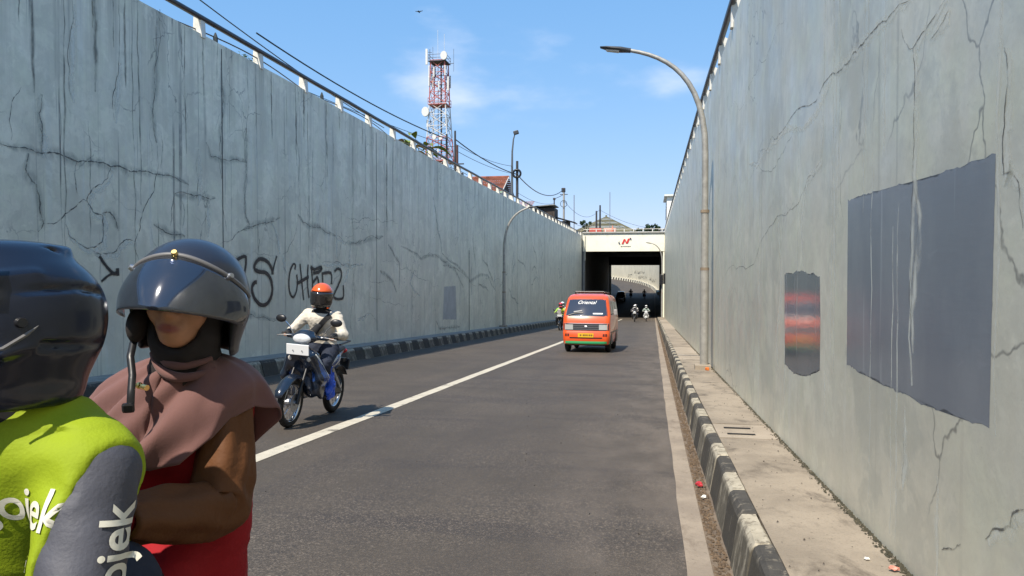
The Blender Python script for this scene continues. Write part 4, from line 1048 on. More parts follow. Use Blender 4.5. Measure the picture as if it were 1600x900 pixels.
wire('overhead_wire', (-8.29,121,9.7), (3.0,123,7.6), .5, 'lower wire spanning to the right over the tunnel', .022)
wire('overhead_wire', (-9.5,6,8.2), (-9.0,24,6.3), .3, 'black wire passing close above the near rail posts on the left', .014)

def tile_roof(name, corners, rows, colm, parent, ridge_dir):
    """slope from eave edge to ridge edge with real tile courses"""
    (a, b), (c, d) = [tuple(Vector(p) for p in e) for e in corners]    # eave a-b, ridge c-d
    g = MB(); nu = max(12, int((b-a).length/.11)); nrm = (b-a).cross(c-a).normalized()
    if nrm.z < 0: nrm = -nrm
    for r_ in range(rows):
        t0, t1 = r_/rows, (r_+1)/rows+.06/rows
        row0, row1 = [], []
        for i in range(nu+1):
            u = i/nu; e0 = a+(b-a)*u; e1 = c+(d-c)*u; wv = .028*math.sin(i*math.pi/1.0+.5)
            row0.append(e0+(e1-e0)*t0+nrm*(.05+.03*(i % 2))); row1.append(e0+(e1-e0)*min(t1,1)+nrm*(.0+.03*(i % 2)))
        g.grid([row0, row1])
    return g.build(name, colm, parent, fix=False)
M_TILE = mat('clay roof tile', (.24,.078,.042), .85, var=.45, vs=1.6, c2=None, bump=.2, bs=20)
M_TILE2 = mat('olive roof tile', (.185,.165,.085), .9, var=.25, vs=.35)
hs = tag(empty('tiled_house', (-17.5,74,GZ)), 'small house with red clay tile roof behind the left wall', 'house')
def box_part(name, c, d, m, parent):
    g = MB(); g.box(c, d); return g.build(name, m, parent)
box_part('wall', (0,0,2.1), (5.6,5.2,4.2), mat('house plaster', (.55,.52,.46), .8, var=.15), hs)
gb = MB(); gb.prism([(-2.6,4.2),(2.6,4.2),(0,5.55)], 2.5, 2.78, 'x'); gb.build('gable', mat('dark gable', (.05,.035,.03), .8), hs)
rf = tile_roof('roof', (((-3.4,-3.3,3.95),(3.15,-3.3,3.95)),((-3.4,0,5.72),(3.15,0,5.72))), 11, M_TILE, hs, 1)
tile_roof('roof', (((-3.4,3.3,3.95),(3.15,3.3,3.95)),((-3.4,0,5.72),(3.15,0,5.72))), 11, M_TILE, hs, 1)
g = MB(); g.tube([(-3.4,0,5.76),(3.2,0,5.76)], .11, 8); g.build('ridge_cap', M_TILE, hs, smooth=True)
g = MB(); g.box((3.16,-1.65,4.83), (.06,.12,3.8), rot=(R(-61.8),0,0)); g.build('barge_board', mat('white board', (.65,.63,.58), .6), hs)
g = MB(); g.box((-.1,-3.33,3.86), (6.5,.05,.16)); g.build('fascia_board', mat('green board', (.32,.42,.30), .6), hs)
g = MB(); g.bbox((-1.2,-2.62,2.6), (1.2,.08,1.0), .02); w_ = g.build('window', mat('window dark', (.03,.035,.04), .2), hs)
h2 = tag(empty('tiled_lean_to', (-13.2,73,GZ)), 'low red tiled lean-to roof right of the small tiled house', 'house')
box_part('wall', (0,.5,1.3), (2.6,3.0,2.6), mat('house plaster', (.55,.52,.46), .8, var=.15), h2)
tile_roof('roof', (((-1.8,-1.9,2.05),(1.5,-1.9,2.05)),((-1.8,1.6,3.25),(1.5,1.6,3.25))), 9, M_TILE, h2, 1)
g = MB(); g.bbox((-.55,-1.2,3.1), (.35,.3,1.0), .03); g.build('vent_stub', M_POST, h2)
sk = tag(empty('rooftop_shack', (-12.0,82,GZ)), 'dark weathered shack with shallow roof behind the far left wall', 'shack')
box_part('wall', (.2,0,1.55), (2.6,3.0,3.1), mat('dark timber', (.055,.042,.036), .85, var=.3, vs=4), sk)
g = MB(); g.box((-.2,0,3.28), (3.5,3.8,.09), rot=(0,R(-4),0)); g.build('roof', mat('grey sheet roof', (.22,.215,.195), .7, var=.25, vs=2), sk)
s2 = tag(empty('rooftop_shack', (-10.0,83,GZ)), 'low black shed with thin overhanging sheet roof left of the bridge', 'shack')
box_part('wall', (-.1,0,.85), (1.9,2.4,1.7), mat('black timber', (.02,.018,.018), .85), s2)
g = MB(); g.box((.1,0,1.98), (3.2,2.8,.07), rot=(0,R(16),0)); g.build('roof', mat('black sheet', (.03,.03,.034), .6), s2)
hl = tag(empty('hall', (-18.4,305,GZ)), 'large hall with olive pyramid roof behind the bridge', 'building')
box_part('wall', (0,0,6.3), (19,19,12.6), mat('hall wall', (.5,.47,.40), .8), hl)
g = MB()
nseg = 22
for q in range(4):
    c0 = [(-1,-1),(1,-1),(1,1),(-1,1)]; a, b = c0[q], c0[(q+1)%4]
    for r_ in range(nseg):
        t0, t1 = r_/nseg, (r_+1.05)/nseg; f0, f1 = 13.0*(1-t0), 13.0*(1-min(t1,1)); z0, z1 = 11.6+7.1*t0+.14, 11.6+7.1*min(t1,1)
        g.add([(a[0]*f0,a[1]*f0,z0),(b[0]*f0,b[1]*f0,z0),(b[0]*f1,b[1]*f1,z1),(a[0]*f1,a[1]*f1,z1)], [(0,1,2,3)])
g.build('roof', M_TILE2, hl)
g = MB(); g.tube([(0,0,18.5),(0,0,19.2)], .35, 8); g.build('finial', M_TILE2, hl)
wb = tag(empty('white_building', (6.8,106,GZ)), 'white block building with flat slab edge above the right wall near the tunnel', 'building')
box_part('wall', (0,0,3.6), (9.6,9,5.2), mat('white plaster', (.78,.77,.72), .7, var=.08, vs=1), wb)
box_part('cornice', (0,0,6.32), (10.3,9.8,.22), mat('white plaster', (.78,.77,.72), .7), wb)
box_part('canopy', (-4.6,-4.0,1.75), (2.6,3,.16), mat('grey slab', (.35,.34,.32), .8), wb)
for i in range(3):
    g = MB(); g.bbox((-2.6+2.6*i,-4.52,4.2), (1.3,.08,1.5), .02); f_ = g.build('window_frame', M_TD, wb); g = MB(); g.box((-2.6+2.6*i,-4.565,4.2), (1.15,.02,1.35)); g.build('pane', mat('window pane', (.05,.07,.09), .08), f_)
for i in range(2):
    g = MB(); g.bbox((-4.82,-2.2+3.6*i,4.2), (.08,1.3,1.5), .02); f_ = g.build('window_frame', M_TD, wb); g = MB(); g.box((-4.868,-2.2+3.6*i,4.2), (.02,1.15,1.35)); g.build('pane', mat('window pane', (.05,.07,.09), .08), f_)
bx2 = tag(empty('grey_kiosk', (3.0,93,GZ)), 'small grey flat kiosk on the corner above the right wall by the bridge', 'kiosk')
box_part('wall', (0,0,.9), (1.8,1.8,1.8), mat('kiosk grey', (.4,.39,.36), .7, var=.15), bx2); box_part('roof', (-.1,0,1.88), (2.3,2.3,.14), mat('kiosk roof', (.5,.49,.45), .6), bx2)

# trees: trunk, limbs, crown of many leaves in clumps
def tree(name, loc, h_, cw, ch, nclump, nleaf, leaf, m, label, seed, cat='tree', palm=False, group=None):
    rr = random.Random(seed); root = tag(empty(name, loc), label, cat, group)
    g = MB(); g.tube([(0,0,0),(.02*h_,0,h_*.3),(-.02*h_,.02*h_,h_*.62)], [.035*h_,.025*h_,.014*h_], 7)
    tips = []
    for i in range(nclump):
        a = rr.uniform(0,6.28); r_ = rr.uniform(.25,1)**.6*cw; z = h_-ch+ch*rr.uniform(.05,1.0)*(1-.35*(r_/cw)); tips.append(Vector((math.cos(a)*r_, math.sin(a)*r_, z)))
        if i % 2 == 0: g.tube([(-.01*h_,.01*h_,h_*rr.uniform(.35,.6)), tips[-1]*.6+Vector((0,0,h_*.2)), tips[-1]], [.012*h_,.007*h_,.003*h_], 5)
    g.build('trunk', mat('bark', (.09,.07,.05), .9, var=.3, vs=5), root, smooth=True)
    vs, fs = [], []
    for t in tips:
        s = rr.uniform(.20,.36)*cw
        for k in range(nleaf//nclump):
            d = Vector((rr.gauss(0,1),rr.gauss(0,1),rr.gauss(0,.8))); d = d.normalized()*s*rr.random()**.45; c = t+d
            u = Vector((rr.gauss(0,1),rr.gauss(0,1),rr.gauss(0,.6))).normalized(); w_ = u.cross(Vector((rr.gauss(0,1),rr.gauss(0,1),rr.gauss(0,1)))).normalized(); L = leaf*rr.uniform(.6,1.3)
            n = len(vs); vs += [c-u*L*.5, c+w_*L*.26, c+u*L*.5, c-w_*L*.26]; fs.append((n,n+1,n+2,n+3))
    me = bpy.data.meshes.new('crown'); me.from_pydata(vs, [], fs); link('crown', me, m, root); return root
tree('tree', (-3.2,302,GZ), 15.6, 3.0, 5.4, 16, 1500, .75, M_LEAFD, 'dark green tree crown above the bridge, left of the pair', 1, group='trees behind the bridge')
tree('tree', (.6,304,GZ), 16.4, 3.0, 6.2, 16, 1500, .75, M_LEAFD, 'dark green tree crown above the bridge, right of the pair', 2, group='trees behind the bridge')
tree('tree', (-25.5,290,GZ), 17.5, 2.0, 4, 10, 700, .6, M_LEAFD, 'small dark tree at the left shoulder of the olive pyramid roof', 3, group='trees behind the bridge')
def broad_plant(name, loc, h_, n, L, m, label, seed):
    rr = random.Random(seed); root = tag(empty(name, loc), label, 'plant'); g = MB(); lf = MB()
    for i in range(n):
        a = rr.uniform(0,6.28); e = rr.uniform(.3,1.25); b = Vector((rr.gauss(0,.25),rr.gauss(0,.25),0)); st = [b, b+Vector((math.cos(a)*.15,math.sin(a)*.15,h_*.5)), b+Vector((math.cos(a)*L*.5,math.sin(a)*L*.5,h_*rr.uniform(.6,.95)))]
        g.tube(st, [.03,.02,.012], 5); d = Vector((math.cos(a)*math.cos(e),math.sin(a)*math.cos(e),math.sin(e)*.6)); s = Vector((-math.sin(a),math.cos(a),0)); rows = []
        for k in range(6):
            t = k/5; w_ = L*.22*math.sin(math.pi*min(1,t*.92+.06)); c = st[-1]+d*L*t-Vector((0,0,L*.5*t*t)); rows.append([c-s*w_+Vector((0,0,w_*.4)), c, c+s*w_+Vector((0,0,w_*.4))])
        lf.grid(rows)
    g.build('stem', M_LEAFD, root, smooth=True); lf.build('leaves', m, root, smooth=True, fix=False); return root
M_BAN = mat('banana leaf', (.17,.22,.035), .5, 0, .4, var=.4, vs=1.5); M_DRY = mat('dry leaf', (.30,.20,.09), .8, var=.3, vs=3)
broad_plant('leafy_plant', (-9.75,29.6,5.35), 1.6, 16, 1.0, M_BAN, 'yellow-green leafy plant behind the rail below the tower', 4)
broad_plant('dry_plant', (-9.5,27.4,5.3), 1.1, 10, .7, M_DRY, 'dry brown plant behind the rail left of the leafy plant', 5)
# a bird far up
bd = tag(empty('bird', (-20,62,24.0)), 'tiny dark bird flying high in the blue sky at the left', 'bird')
f = Field((-.4,-.3,-.12),(.4,.3,.14),.02); f.ell((0,0,0),(.06,.19,.055),.03); f.ell((0,-.19,.02),(.04,.05,.04),.03); f.cap((0,.15,0),(0,.27,0),.03,.02,.03,flat=(1.4,1,.6)); f.cap((.03,0,.02),(.34,.04,.09),.05,.02,.03); f.cap((-.03,0,.02),(-.34,.04,.09),.05,.02,.03)
link('body', f.mesh('body'), mat('bird dark', (.03,.03,.03), .8), bd)

# ------------------------------------------------------------------ orange minibus
def van_profile(zs, yf, yr, w, z):
    return (interp(z, list(zip(zs,yf))), interp(z, list(zip(zs,yr))), interp(z, list(zip(zs,w))))
def slice_body(levels, rf, rr_, bow, n=6):
    """stacked rounded-rectangle slices: (z, y_front, y_rear, half width)"""
    rows = []
    for z, yf, yr, w in levels:
        ring = []
        for cx, cy, a0, rad in ((w-rf, yf+rf, -90, rf),(w-rr_, yr-rr_, 0, rr_),(-w+rr_, yr-rr_, 90, rr_),(-w+rf, yf+rf, 180, rf)):
            for k in range(n+1):
                a = R(a0+90*k/n); x = cx+rad*math.cos(a); y = cy+rad*math.sin(a)
                ring.append((x, y, z))
            if a0 == 180 or a0 == 0: pass
        m = 6; a, b = ring[-1], ring[0]
        for k in range(1, m): t = k/m; ring.append((a[0]+(b[0]-a[0])*t, a[1]-bow*math.sin(math.pi*t), z))
        rows.append(ring)
    g = MB(); L = len(rows[0]); vs = [p for r_ in rows for p in r_]
    fs = [(i*L+k, i*L+(k+1)%L, (i+1)*L+(k+1)%L, (i+1)*L+k) for i in range(len(rows)-1) for k in range(L)]
    fs += [tuple(reversed(range(L))), tuple((len(rows)-1)*L+k for k in range(L))]
    g.add(vs, fs); return g
M_ORANGE = mat('orange car paint', (.74,.090,.014), .28, 0, .5, coat=.7, var=.06, vs=3); M_GLASS = mat('dark car glass', (.030,.040,.065), .05, 0, .6, coat=.3)
M_GREEN = mat('green paint', (.07,.52,.20), .35, coat=.4); M_YEL = mat('yellow plate', (.72,.42,.015), .45); M_HL = mat('headlamp glass', (.46,.46,.44), .12, .2, .7, coat=.6); M_WTXT = mat('white lettering', (.82,.82,.82), .6)
LV = [(.24,-1.66,1.70,.66),(.27,-1.73,1.74,.705),(.40,-1.765,1.76,.725),(.62,-1.765,1.76,.735),(.66,-1.735,1.76,.735),(.90,-1.715,1.76,.735),(1.08,-1.655,1.755,.735),(1.14,-1.62,1.75,.733),(1.40,-1.475,1.73,.695),(1.62,-1.345,1.70,.655),(1.70,-1.27,1.68,.635),(1.775,-1.12,1.63,.59),(1.815,-.92,1.55,.53),(1.838,-.6,1.40,.42),(1.845,-.2,1.2,.30)]
zs = [l[0] for l in LV]
vfront = lambda z: interp(z, [(l[0],l[1]) for l in LV]); vw = lambda z: interp(z, [(l[0],l[3]) for l in LV])
BOW = .045
def fpt(x, z, off):                       # a point on the bowed front
    w = vw(z)-.16; t = min(1,max(0,(x+w)/(2*w))); yb = BOW*math.sin(math.pi*t)
    ex = max(0, abs(x)-w); return (x, vfront(z)-yb-off+(.16-math.sqrt(max(0,.16**2-ex*ex))), z)
def front_patch(name, x0, x1, z0, z1, off, m, parent, top=0., n=10, nz=4):
    g = MB(); g.grid([[fpt((x0+(x1-x0)*i/n)*(1-top*k/nz), z0+(z1-z0)*k/nz, off) for i in range(n+1)] for k in range(nz+1)]); return g.build(name, m, parent, smooth=True)
def side_patch(name, sgn, y0, y1, z0, z1, off, m, parent, slant=0., n=4):
    g = MB(); g.grid([[(sgn*(vw(z0+(z1-z0)*k/n)+off), y0+slant*k/n+(y1-y0-slant*k/n)*i/n, z0+(z1-z0)*k/n) for i in range(n+1)] for k in range(n+1)]); return g.build(name, m, parent, smooth=True)
def wheel(parent, x, y, r_, w_, sgn):
    g = MB(); g.torus((x,y,r_), r_-w_*.42, w_*.5, 28, 10, 1.0); t = g.build('wheel', M_RUBBER, parent, smooth=True)
    g = MB(); g.tube([(x-w_*.36,y,r_),(x+w_*.36,y,r_)], r_*.62, 20); g.tube([(x+sgn*w_*.30,y,r_),(x+sgn*w_*.44,y,r_)], [r_*.30,r_*.22], 14); g.build('rim', M_ALU, t); return t
slope_rot = (math.atan(SL), 0, 0)
van = tag(empty('minibus', (-1.93, 24.35, zr(24.35)), (slope_rot[0], 0, R(-1.5))), 'bright orange minibus with green bumper strip driving towards the camera', 'minibus')
slice_body(LV, .16, .12, BOW).build('body', M_ORANGE, van, smooth=True)
front_patch('windscreen_seal', -.655, .655, 1.115, 1.665, .004, M_BLACK, van, .10)
ws = front_patch('windscreen', -.63, .63, 1.14, 1.64, .009, M_GLASS, van, .10, 14, 8)
tm = text_mesh('Oriental', .150, .40, .0)
for v in tm.vertices: v.co = Vector(fpt(v.co.x*1.12-.02, 1.545+v.co.y, .016))
link('lettering', tm, M_WTXT, ws)
front_patch('sticker', .20, .50, 1.185, 1.222, .013, M_WTXT, ws)
g = MB(); g.tube([fpt(-.56,1.15,.03), fpt(-.36,1.21,.03), fpt(-.10,1.235,.03)], .012, 6); g.build('wiper', M_BLACK, van)
g = MB(); g.box(fpt(-.27,1.27,.02), (.26,.02,.035), rot=(R(-28),R(-8),0)); g.build('dash_tag', mat('dash pale', (.35,.34,.33), .6), van)
front_patch('grille', -.70, .70, .685, .885, .010, mat('grille black', (.03,.03,.033), .4), van, 0, 14)
for k in range(3): front_patch('grille_bar', -.44, .44, .715+.055*k, .728+.055*k, .018, mat('grille bar', (.20,.20,.20), .4, .4), van)
front_patch('chrome_strip', -.70, .70, .888, .906, .012, M_ALU, van, 0, 14)
for s in (-1,1): front_patch('headlight', s*.40 if s > 0 else -.655, s*.655 if s > 0 else -.40, .705, .865, .020, M_HL, van)
g = MB(); g.bbox(fpt(0,.79,.025), (.09,.02,.07), .008); g.build('badge', M_ALU, van)
front_patch('bumper_slot', -.50, .50, .44, .475, .006, M_BLACK, van, 0, 14)
for s in (-1,1):
    for q in (0,1): front_patch('fog_light', s*.62-.03+q*.075*(-s), s*.62+.03+q*.075*(-s), .505, .585, .007, mat('fog lamp dark', (.12,.03,.02), .3), van, 0, 3)
pl = front_patch('number_plate', -.24, .24, .475, .60, .022, M_YEL, van, 0, 6, 2)
for i, (a, b) in enumerate(((-.18,.05),(-.09,.045),(-.035,.04),(.02,.045),(.09,.05),(.155,.05))): front_patch('plate_mark', a, a+b, .515, .565, .026, mat('plate dark', (.20,.10,.015), .6), pl, 0, 2, 1)
front_patch('bumper_strip', -.715, .715, .262, .355, .012, M_GREEN, van, 0, 16)
for s in (-1,1):
    side_patch('bumper_strip', s, -1.58, -1.30, .265, .355, .007, M_GREEN, van)
    side_patch('door_window', s, -1.24, -.55, 1.16, 1.60, .007, M_GLASS, van, .30)
    side_patch('side_window', s, -.42, .48, 1.16, 1.60, .007, M_GLASS, van); side_patch('side_window', s, .60, 1.55, 1.16, 1.60, .007, M_GLASS, van)
    for yy in (-.48,.54): side_patch('door_gap', s, yy-.008, yy+.008, .34, 1.64, .004, M_BLACK, van)
    side_patch('belt_stripe', s, -1.5, 1.6, .60, .64, .006, M_BLACK, van)
    side_patch('door_handle', s, -.62, -.50, .98, 1.02, .02, M_BLACK, van)
    g = MB(); g.tube([(s*.735,-1.38,1.18),(s*.84,-1.44,1.22)], .012, 6); mr = g.build('mirror', M_BLACK, van); g = MB(); g.bbox((s*.875,-1.45,1.25), (.11,.05,.17), .015); g.build('mirror_housing', mat('mirror grey', (.30,.28,.27), .4), mr)
    for yy in (-1.12,1.02):
        wheel(van, s*.63, yy, .275, .17, s)
        g = MB(); g.prism([(yy+.335*math.cos(a), .26+.335*math.sin(a)) for a in [math.pi*k/16 for k in range(17)]], s*.60, s*.741, 'x'); g.build('wheel_arch', M_BLACK, van)
g = MB()
for s in (-1,1): g.tube([(s*.46,-.75,1.90),(s*.46,1.2,1.90)], .018, 6); [g.tube([(s*.46,yy,1.80),(s*.46,yy,1.90)], .016, 6) for yy in (-.7,.2,1.1)]
for yy in (-.75,-.1,.5,1.2): g.tube([(-.46,yy,1.90),(.46,yy,1.90)], .016, 6)
g.build('roof_rack', M_BLACK, van)
g = MB(); g.box((0,.1,.25), (1.2,2.9,.10)); g.build('chassis', M_BLACK, van)
# dark car inside the tunnel
LC = [(.22,-1.9,1.9,.72),(.30,-2.0,1.98,.80),(.60,-2.0,2.0,.82),(.82,-1.92,1.98,.81),(.92,-1.2,1.94,.79),(1.10,-.95,1.9,.75),(1.45,-.45,1.75,.64),(1.56,.0,1.6,.56),(1.60,.3,1.4,.42)]
car = tag(empty('car', (-5.28,131,zr(131)), (math.atan(.035),0,0)), 'dark car with headlight glint inside the tunnel, beyond the orange minibus', 'car')
slice_body(LC, .16, .14, .03).build('body', mat('dark car paint', (.012,.013,.016), .25, coat=.6), car, smooth=True)
LVs = LV; LV_ = LC
cf = lambda z: interp(z, [(l[0],l[1]) for l in LC]); cw_ = lambda z: interp(z, [(l[0],l[3]) for l in LC])
g = MB(); g.grid([[((-.62+1.24*i/6)*(1-.14*k/4), cf(.96+.44*k/4)-.05, .96+.44*k/4) for i in range(7)] for k in range(5)]); g.build('windscreen', M_GLASS, car, smooth=True)
for s in (-1,1):
    g = MB(); g.bbox((s*.60,-2.0,.66), (.26,.06,.14), .02); g.build('headlight', M_HL, car)
    g = MB(); g.grid([[(s*(cw_(1.0+.38*k/3)+.006), -.75+.32*k/3+i*(2.3-.5*k/3)/5, 1.0+.38*k/3) for i in range(6)] for k in range(4)]); g.build('side_window', M_GLASS, car)
    for yy in (-1.25,1.25): wheel(car, s*.70, yy, .30, .18, s)
    g = MB(); g.bbox((s*.88,-.7,1.0), (.16,.10,.12), .03); g.build('mirror', M_BLACK, car)
g = MB(); g.bbox((0,-2.035,.45), (.42,.02,.12), .008); g.build('number_plate', M_BLACK, car)
# ------------------------------------------------------------------ motorcycles and riders (local forward is -Y)
M_BIKE = mat('bike navy paint', (.010,.016,.030), .22, 0, .5, coat=.6); M_BIKEB = mat('bike blue paint', (.016,.055,.20), .25, 0, .5, coat=.6)
M_SEAT = mat('bike seat vinyl', (.016,.016,.018), .55); M_ENG = mat('engine metal', (.16,.16,.165), .5, .7, var=.2, vs=20); M_SILV = mat('silver decal', (.62,.63,.62), .4)
M_BLUEBAG = mat('blue plastic bag', (.02,.085,.52), .32, 0, .5, var=.25, vs=14); M_PLATE = mat('white plate', (.80,.80,.80), .5); M_AMBER = mat('indicator clear', (.55,.52,.48), .2)
def make_bike(name, tagargs):
    root = empty(name); tag(root, *tagargs)
    r_ = .285; ya, yb = -.62, .62
    for y, w_ in ((ya,.074),(yb,.086)):
        g = MB(); g.torus((0,y,r_), r_-w_*.5, w_*.5, 40, 12); t = g.build('wheel', M_RUBBER, root, smooth=True)
        g = MB(); g.torus((0,y,r_), r_-w_*.98, .017, 40, 8, 1.6); g.build('rim', M_CHROME, t, smooth=True)
        g = MB()
        for k in range(18):
            a = 2*math.pi*k/18; s = .03 if k % 2 else -.03; b = a+(.35 if k % 4 < 2 else -.35)
            g.tube([(s,y+.035*math.cos(b),r_+.035*math.sin(b)),(0,y+(r_-w_)*math.cos(a),r_+(r_-w_)*math.sin(a))], .0035, 4)
        g.build('spokes', M_CHROME, t)
        g = MB(); g.tube([(-.07,y,r_),(.07,y,r_)], [.028,.028], 10); g.tube([(-.03,y,r_),(.03,y,r_)], .05, 12); g.build('hub', M_ALU, t, smooth=True)
        g = MB(); g.tube([(.050,y,r_),(.054,y,r_)], .105 if y < 0 else .085, 22); g.build('brake_disc', M_ALU, t)
    hx, hy, hz = 0, -.385, .86
    for s in (-1,1):
        g = MB(); g.tube([(s*.078,ya,r_-.01),(s*.078,ya+.07,r_+.17)], .024, 10); g.tube([(s*.078,ya+.07,r_+.17),(s*.075,hy,hz-.10)], .016, 10); g.build('fork_leg', M_BLACK, root, smooth=True)
    # front mudguard
    g = MB(); rows = []
    for i in range(17):
        a = R(35+130*i/16); q = r_+.045+(.02 if i > 13 else 0); ww = .075*(1-.55*max(0,(i-12)/4)**2)*(1-.3*max(0,(3-i)/3))
        rows.append([(x, ya+q*math.cos(a)*(1-.08*abs(x)/.06)+.0, r_+(q-.9*x*x/.06*.6)*math.sin(a)) for x in (-ww,-ww*.85,-ww*.5,0,ww*.5,ww*.85,ww)])
    rows = [[(x, 2*ya-y if False else y, z) for x,y,z in r0] for r0 in rows]
    g.grid(rows); o = g.build('front_mudguard', M_BIKE, root, smooth=True)
    md = o.modifiers.new('thickness', 'SOLIDIFY'); md.thickness = .006
    # leg shield and nose
    f = Field((-.30,-.62,.25),(.30,.05,1.0),.011)
    f.ell((0,-.405,.77),(.175,.09,.15),.05); f.ell((0,-.455,.845),(.10,.075,.07),.05)
    f.cap((0,-.36,.72),(0,-.25,.40),.10,.085,.05,flat=(1.3,.75,1)); 
    for s in (-1,1):
        f.cap((s*.13,-.39,.80),(s*.225,-.30,.56),.062,.058,.05,flat=(1,1.7,1)); f.cap((s*.225,-.30,.56),(s*.19,-.22,.33),.058,.034,.04,flat=(1,1.8,1)); f.ell((s*.10,-.31,.50),(.11,.05,.19),.05)
    f.ell((0,-.52,.60),(.09,.10,.16),.03,'c'); f.ell((0,-.12,.62),(.15,.13,.22),.03,'c')
    ls = link('leg_shield', f.mesh('leg_shield', [M_BIKE, M_BIKEB], lambda x,y,z: ((y > -.39+.25*(.62-z)) & (z < .78) & (z > .46) & (np.abs(x) > .12)).astype(int)), None, root)
    # side body, tail
    f = Field((-.26,-.34,.30),(.26,.86,.98),.012)
    f.cap((0,-.24,.52),(0,.05,.52),.075,.085,.05); f.cap((0,.0,.60),(0,.42,.70),.12,.115,.06,flat=(1.0,1,.85)); f.cap((0,.36,.70),(0,.76,.83),.105,.045,.05,flat=(1.15,1,.7))
    f.ell((0,.62,.36),(.09,.34,.33),.03,'c')
    bd_ = link('side_body', f.mesh('side_body', [M_BIKEB, M_BIKE], lambda x,y,z: ((z < .60) | (y < .02)).astype(int)), None, root)
    f = Field((-.22,-.2,.66),(.22,.86,.98),.012); f.cap((0,-.06,.735),(0,.22,.775),.075,.105,.05,flat=(1.1,1,.5)); f.cap((0,.22,.78),(0,.64,.845),.105,.085,.05,flat=(1.2,1,.45))
    link('seat', f.mesh('seat', [M_SEAT]), None, root)
    # silver chevrons on the flanks
    for body, tree, lines in ((ls, bvh(ls.data), [[(-.40,.80),(-.30,.66),(-.245,.50)],[(-.46,.86),(-.36,.72)]]),(bd_, bvh(bd_.data), [[(.05,.58),(.22,.68),(.42,.78)],[(.30,.66),(.55,.80)]])):
        for s in (-1,1):
            rbs = [ribbon([(a+(b-a)*t, c+(d-c)*t) for (a,c),(b,d) in zip(l, l[1:]) for t in (0,.2,.4,.6,.8)]+[l[-1]], .022, 0, 0, None, True) for l in lines]
            me = ribbon_mesh('decal', rbs, lambda u, v: (s*.3, u, v))
            for v in me.vertices:
                h = tree.ray_cast(Vector((s*.5, v.co.y, v.co.z)), Vector((-s,0,0))); v.co = (h[0]+Vector((s*.004,0,0))) if h[0] is not None else Vector((0, v.co.y, v.co.z))
            link('decal', me, M_SILV, body)
    # handlebar shell, lamp, bar, grips, levers, mirrors
    f = Field((-.32,-.58,.88),(.32,-.18,1.16),.010); f.ell((0,-.40,1.015),(.155,.10,.065),.03); f.ell((0,-.37,1.07),(.11,.08,.045),.03); f.cap((-.24,-.315,1.02),(.24,-.315,1.02),.026,.026,.05); f.ell((0,-.53,1.01),(.095,.06,.052),.01,'c')
    hc = link('handlebar_shell', f.mesh('handlebar_shell', [M_BIKE]), None, root)
    g = MB(); g.ell((0,-.468,1.004),(.112,.050,.062), 20, 12); hl_ = g.build('headlight', mat('headlight lens', (.72,.73,.75), .08, .15, .8, coat=.8), root, smooth=True)
    g = MB(); g.ell((0,-.500,1.0),(.05,.018,.03), 14, 8); g.build('headlight_bulb', mat('reflector', (.95,.95,.95), .05, .6), hl_, smooth=True)
    g = MB(); g.tube([(-.34,-.255,1.035),(-.22,-.30,1.03),(0,-.33,1.02),(.22,-.30,1.03),(.34,-.255,1.035)], .012, 8); g.build('handlebar', M_ALU, root, smooth=True)
    for s in (-1,1):
        g = MB(); g.tube([(s*.23,-.296,1.031),(s*.35,-.25,1.036)], .019, 10); g.build('grip', M_RUBBER, root, smooth=True)
        g = MB(); g.tube([(s*.20,-.335,1.03),(s*.28,-.36,1.028),(s*.37,-.345,1.015)], .006, 6); g.build('lever', M_ENG, root, smooth=True)
        g = MB(); g.tube([(s*.19,-.31,1.05),(s*.24,-.32,1.14),(s*.31,-.325,1.20)], .007, 6); mr = g.build('mirror', M_CHROME, root, smooth=True)
        g = MB(); g.ell((s*.345,-.33,1.215),(.072,.026,.046), 16, 10, rot=(0,0,s*.15)); g.build('mirror_housing', M_BLACK, mr, smooth=True)
        g = MB(); g.ell((s*.115,-.475,.79),(.034,.03,.045), 12, 8); g.build('indicator', M_AMBER, root, smooth=True)
        g = MB(); g.tube([(s*.09,.10,.33),(s*.25,.08,.32)], .016, 8); g.build('footpeg', M_RUBBER, root)
        g = MB(); g.tube([(s*.085,.28,.62),(s*.085,.62,.30)], .028, 8); g.build('shock', M_ALU, root, smooth=True)
    pl_ = MB(); pl_.bbox((0,-.555,.885), (.275,.012,.125), .004, rot=(R(12),0,0)); p_ = pl_.build('number_plate', M_PLATE, root)
    for s in (-1,1): g = MB(); g.tube([(s*.055,-.568,.875),(s*.055,-.556,.873)], .006, 6); g.build('bolt', M_BLACK, p_)
    g = MB(); g.tube([(-.13,-.02,.40),(.13,-.02,.40)], .095, 16); g.bbox((0,.08,.40),(.22,.34,.20),.05); g.tube([(0,-.10,.42),(0,-.27,.46)], .062, 12); g.build('engine', M_ENG, root, smooth=True)
    g = MB(); g.tube([(-.07,-.22,.40),(-.09,-.10,.27),(-.12,.15,.26),(-.14,.40,.31)], .018, 8); g.tube([(-.14,.38,.31),(-.15,.80,.40)], [.04,.048], 12); g.build('exhaust', M_ALU, root, smooth=True)
    for s in (-1,1): g = MB(); g.tube([(s*.065,.10,.36),(s*.065,yb,r_)], .018, 8); g.build('swing_arm', M_BLACK, root)
    g = MB(); g.bbox((.085,.36,.33), (.035,.56,.09), .03, rot=(R(-7),0,0)); g.build('chain_case', M_BLACK, root)
    g = MB(); rows = []
    for i in range(9):
        a = R(35+85*i/8); rows.append([(x, yb+(r_+.05)*math.cos(a), r_+(r_+.05)*math.sin(a)) for x in (-.06,-.03,0,.03,.06)])
    g.grid(rows); o = g.build('rear_mudguard', M_BLACK, root, smooth=True); md = o.modifiers.new('thickness','SOLIDIFY'); md.thickness = .006
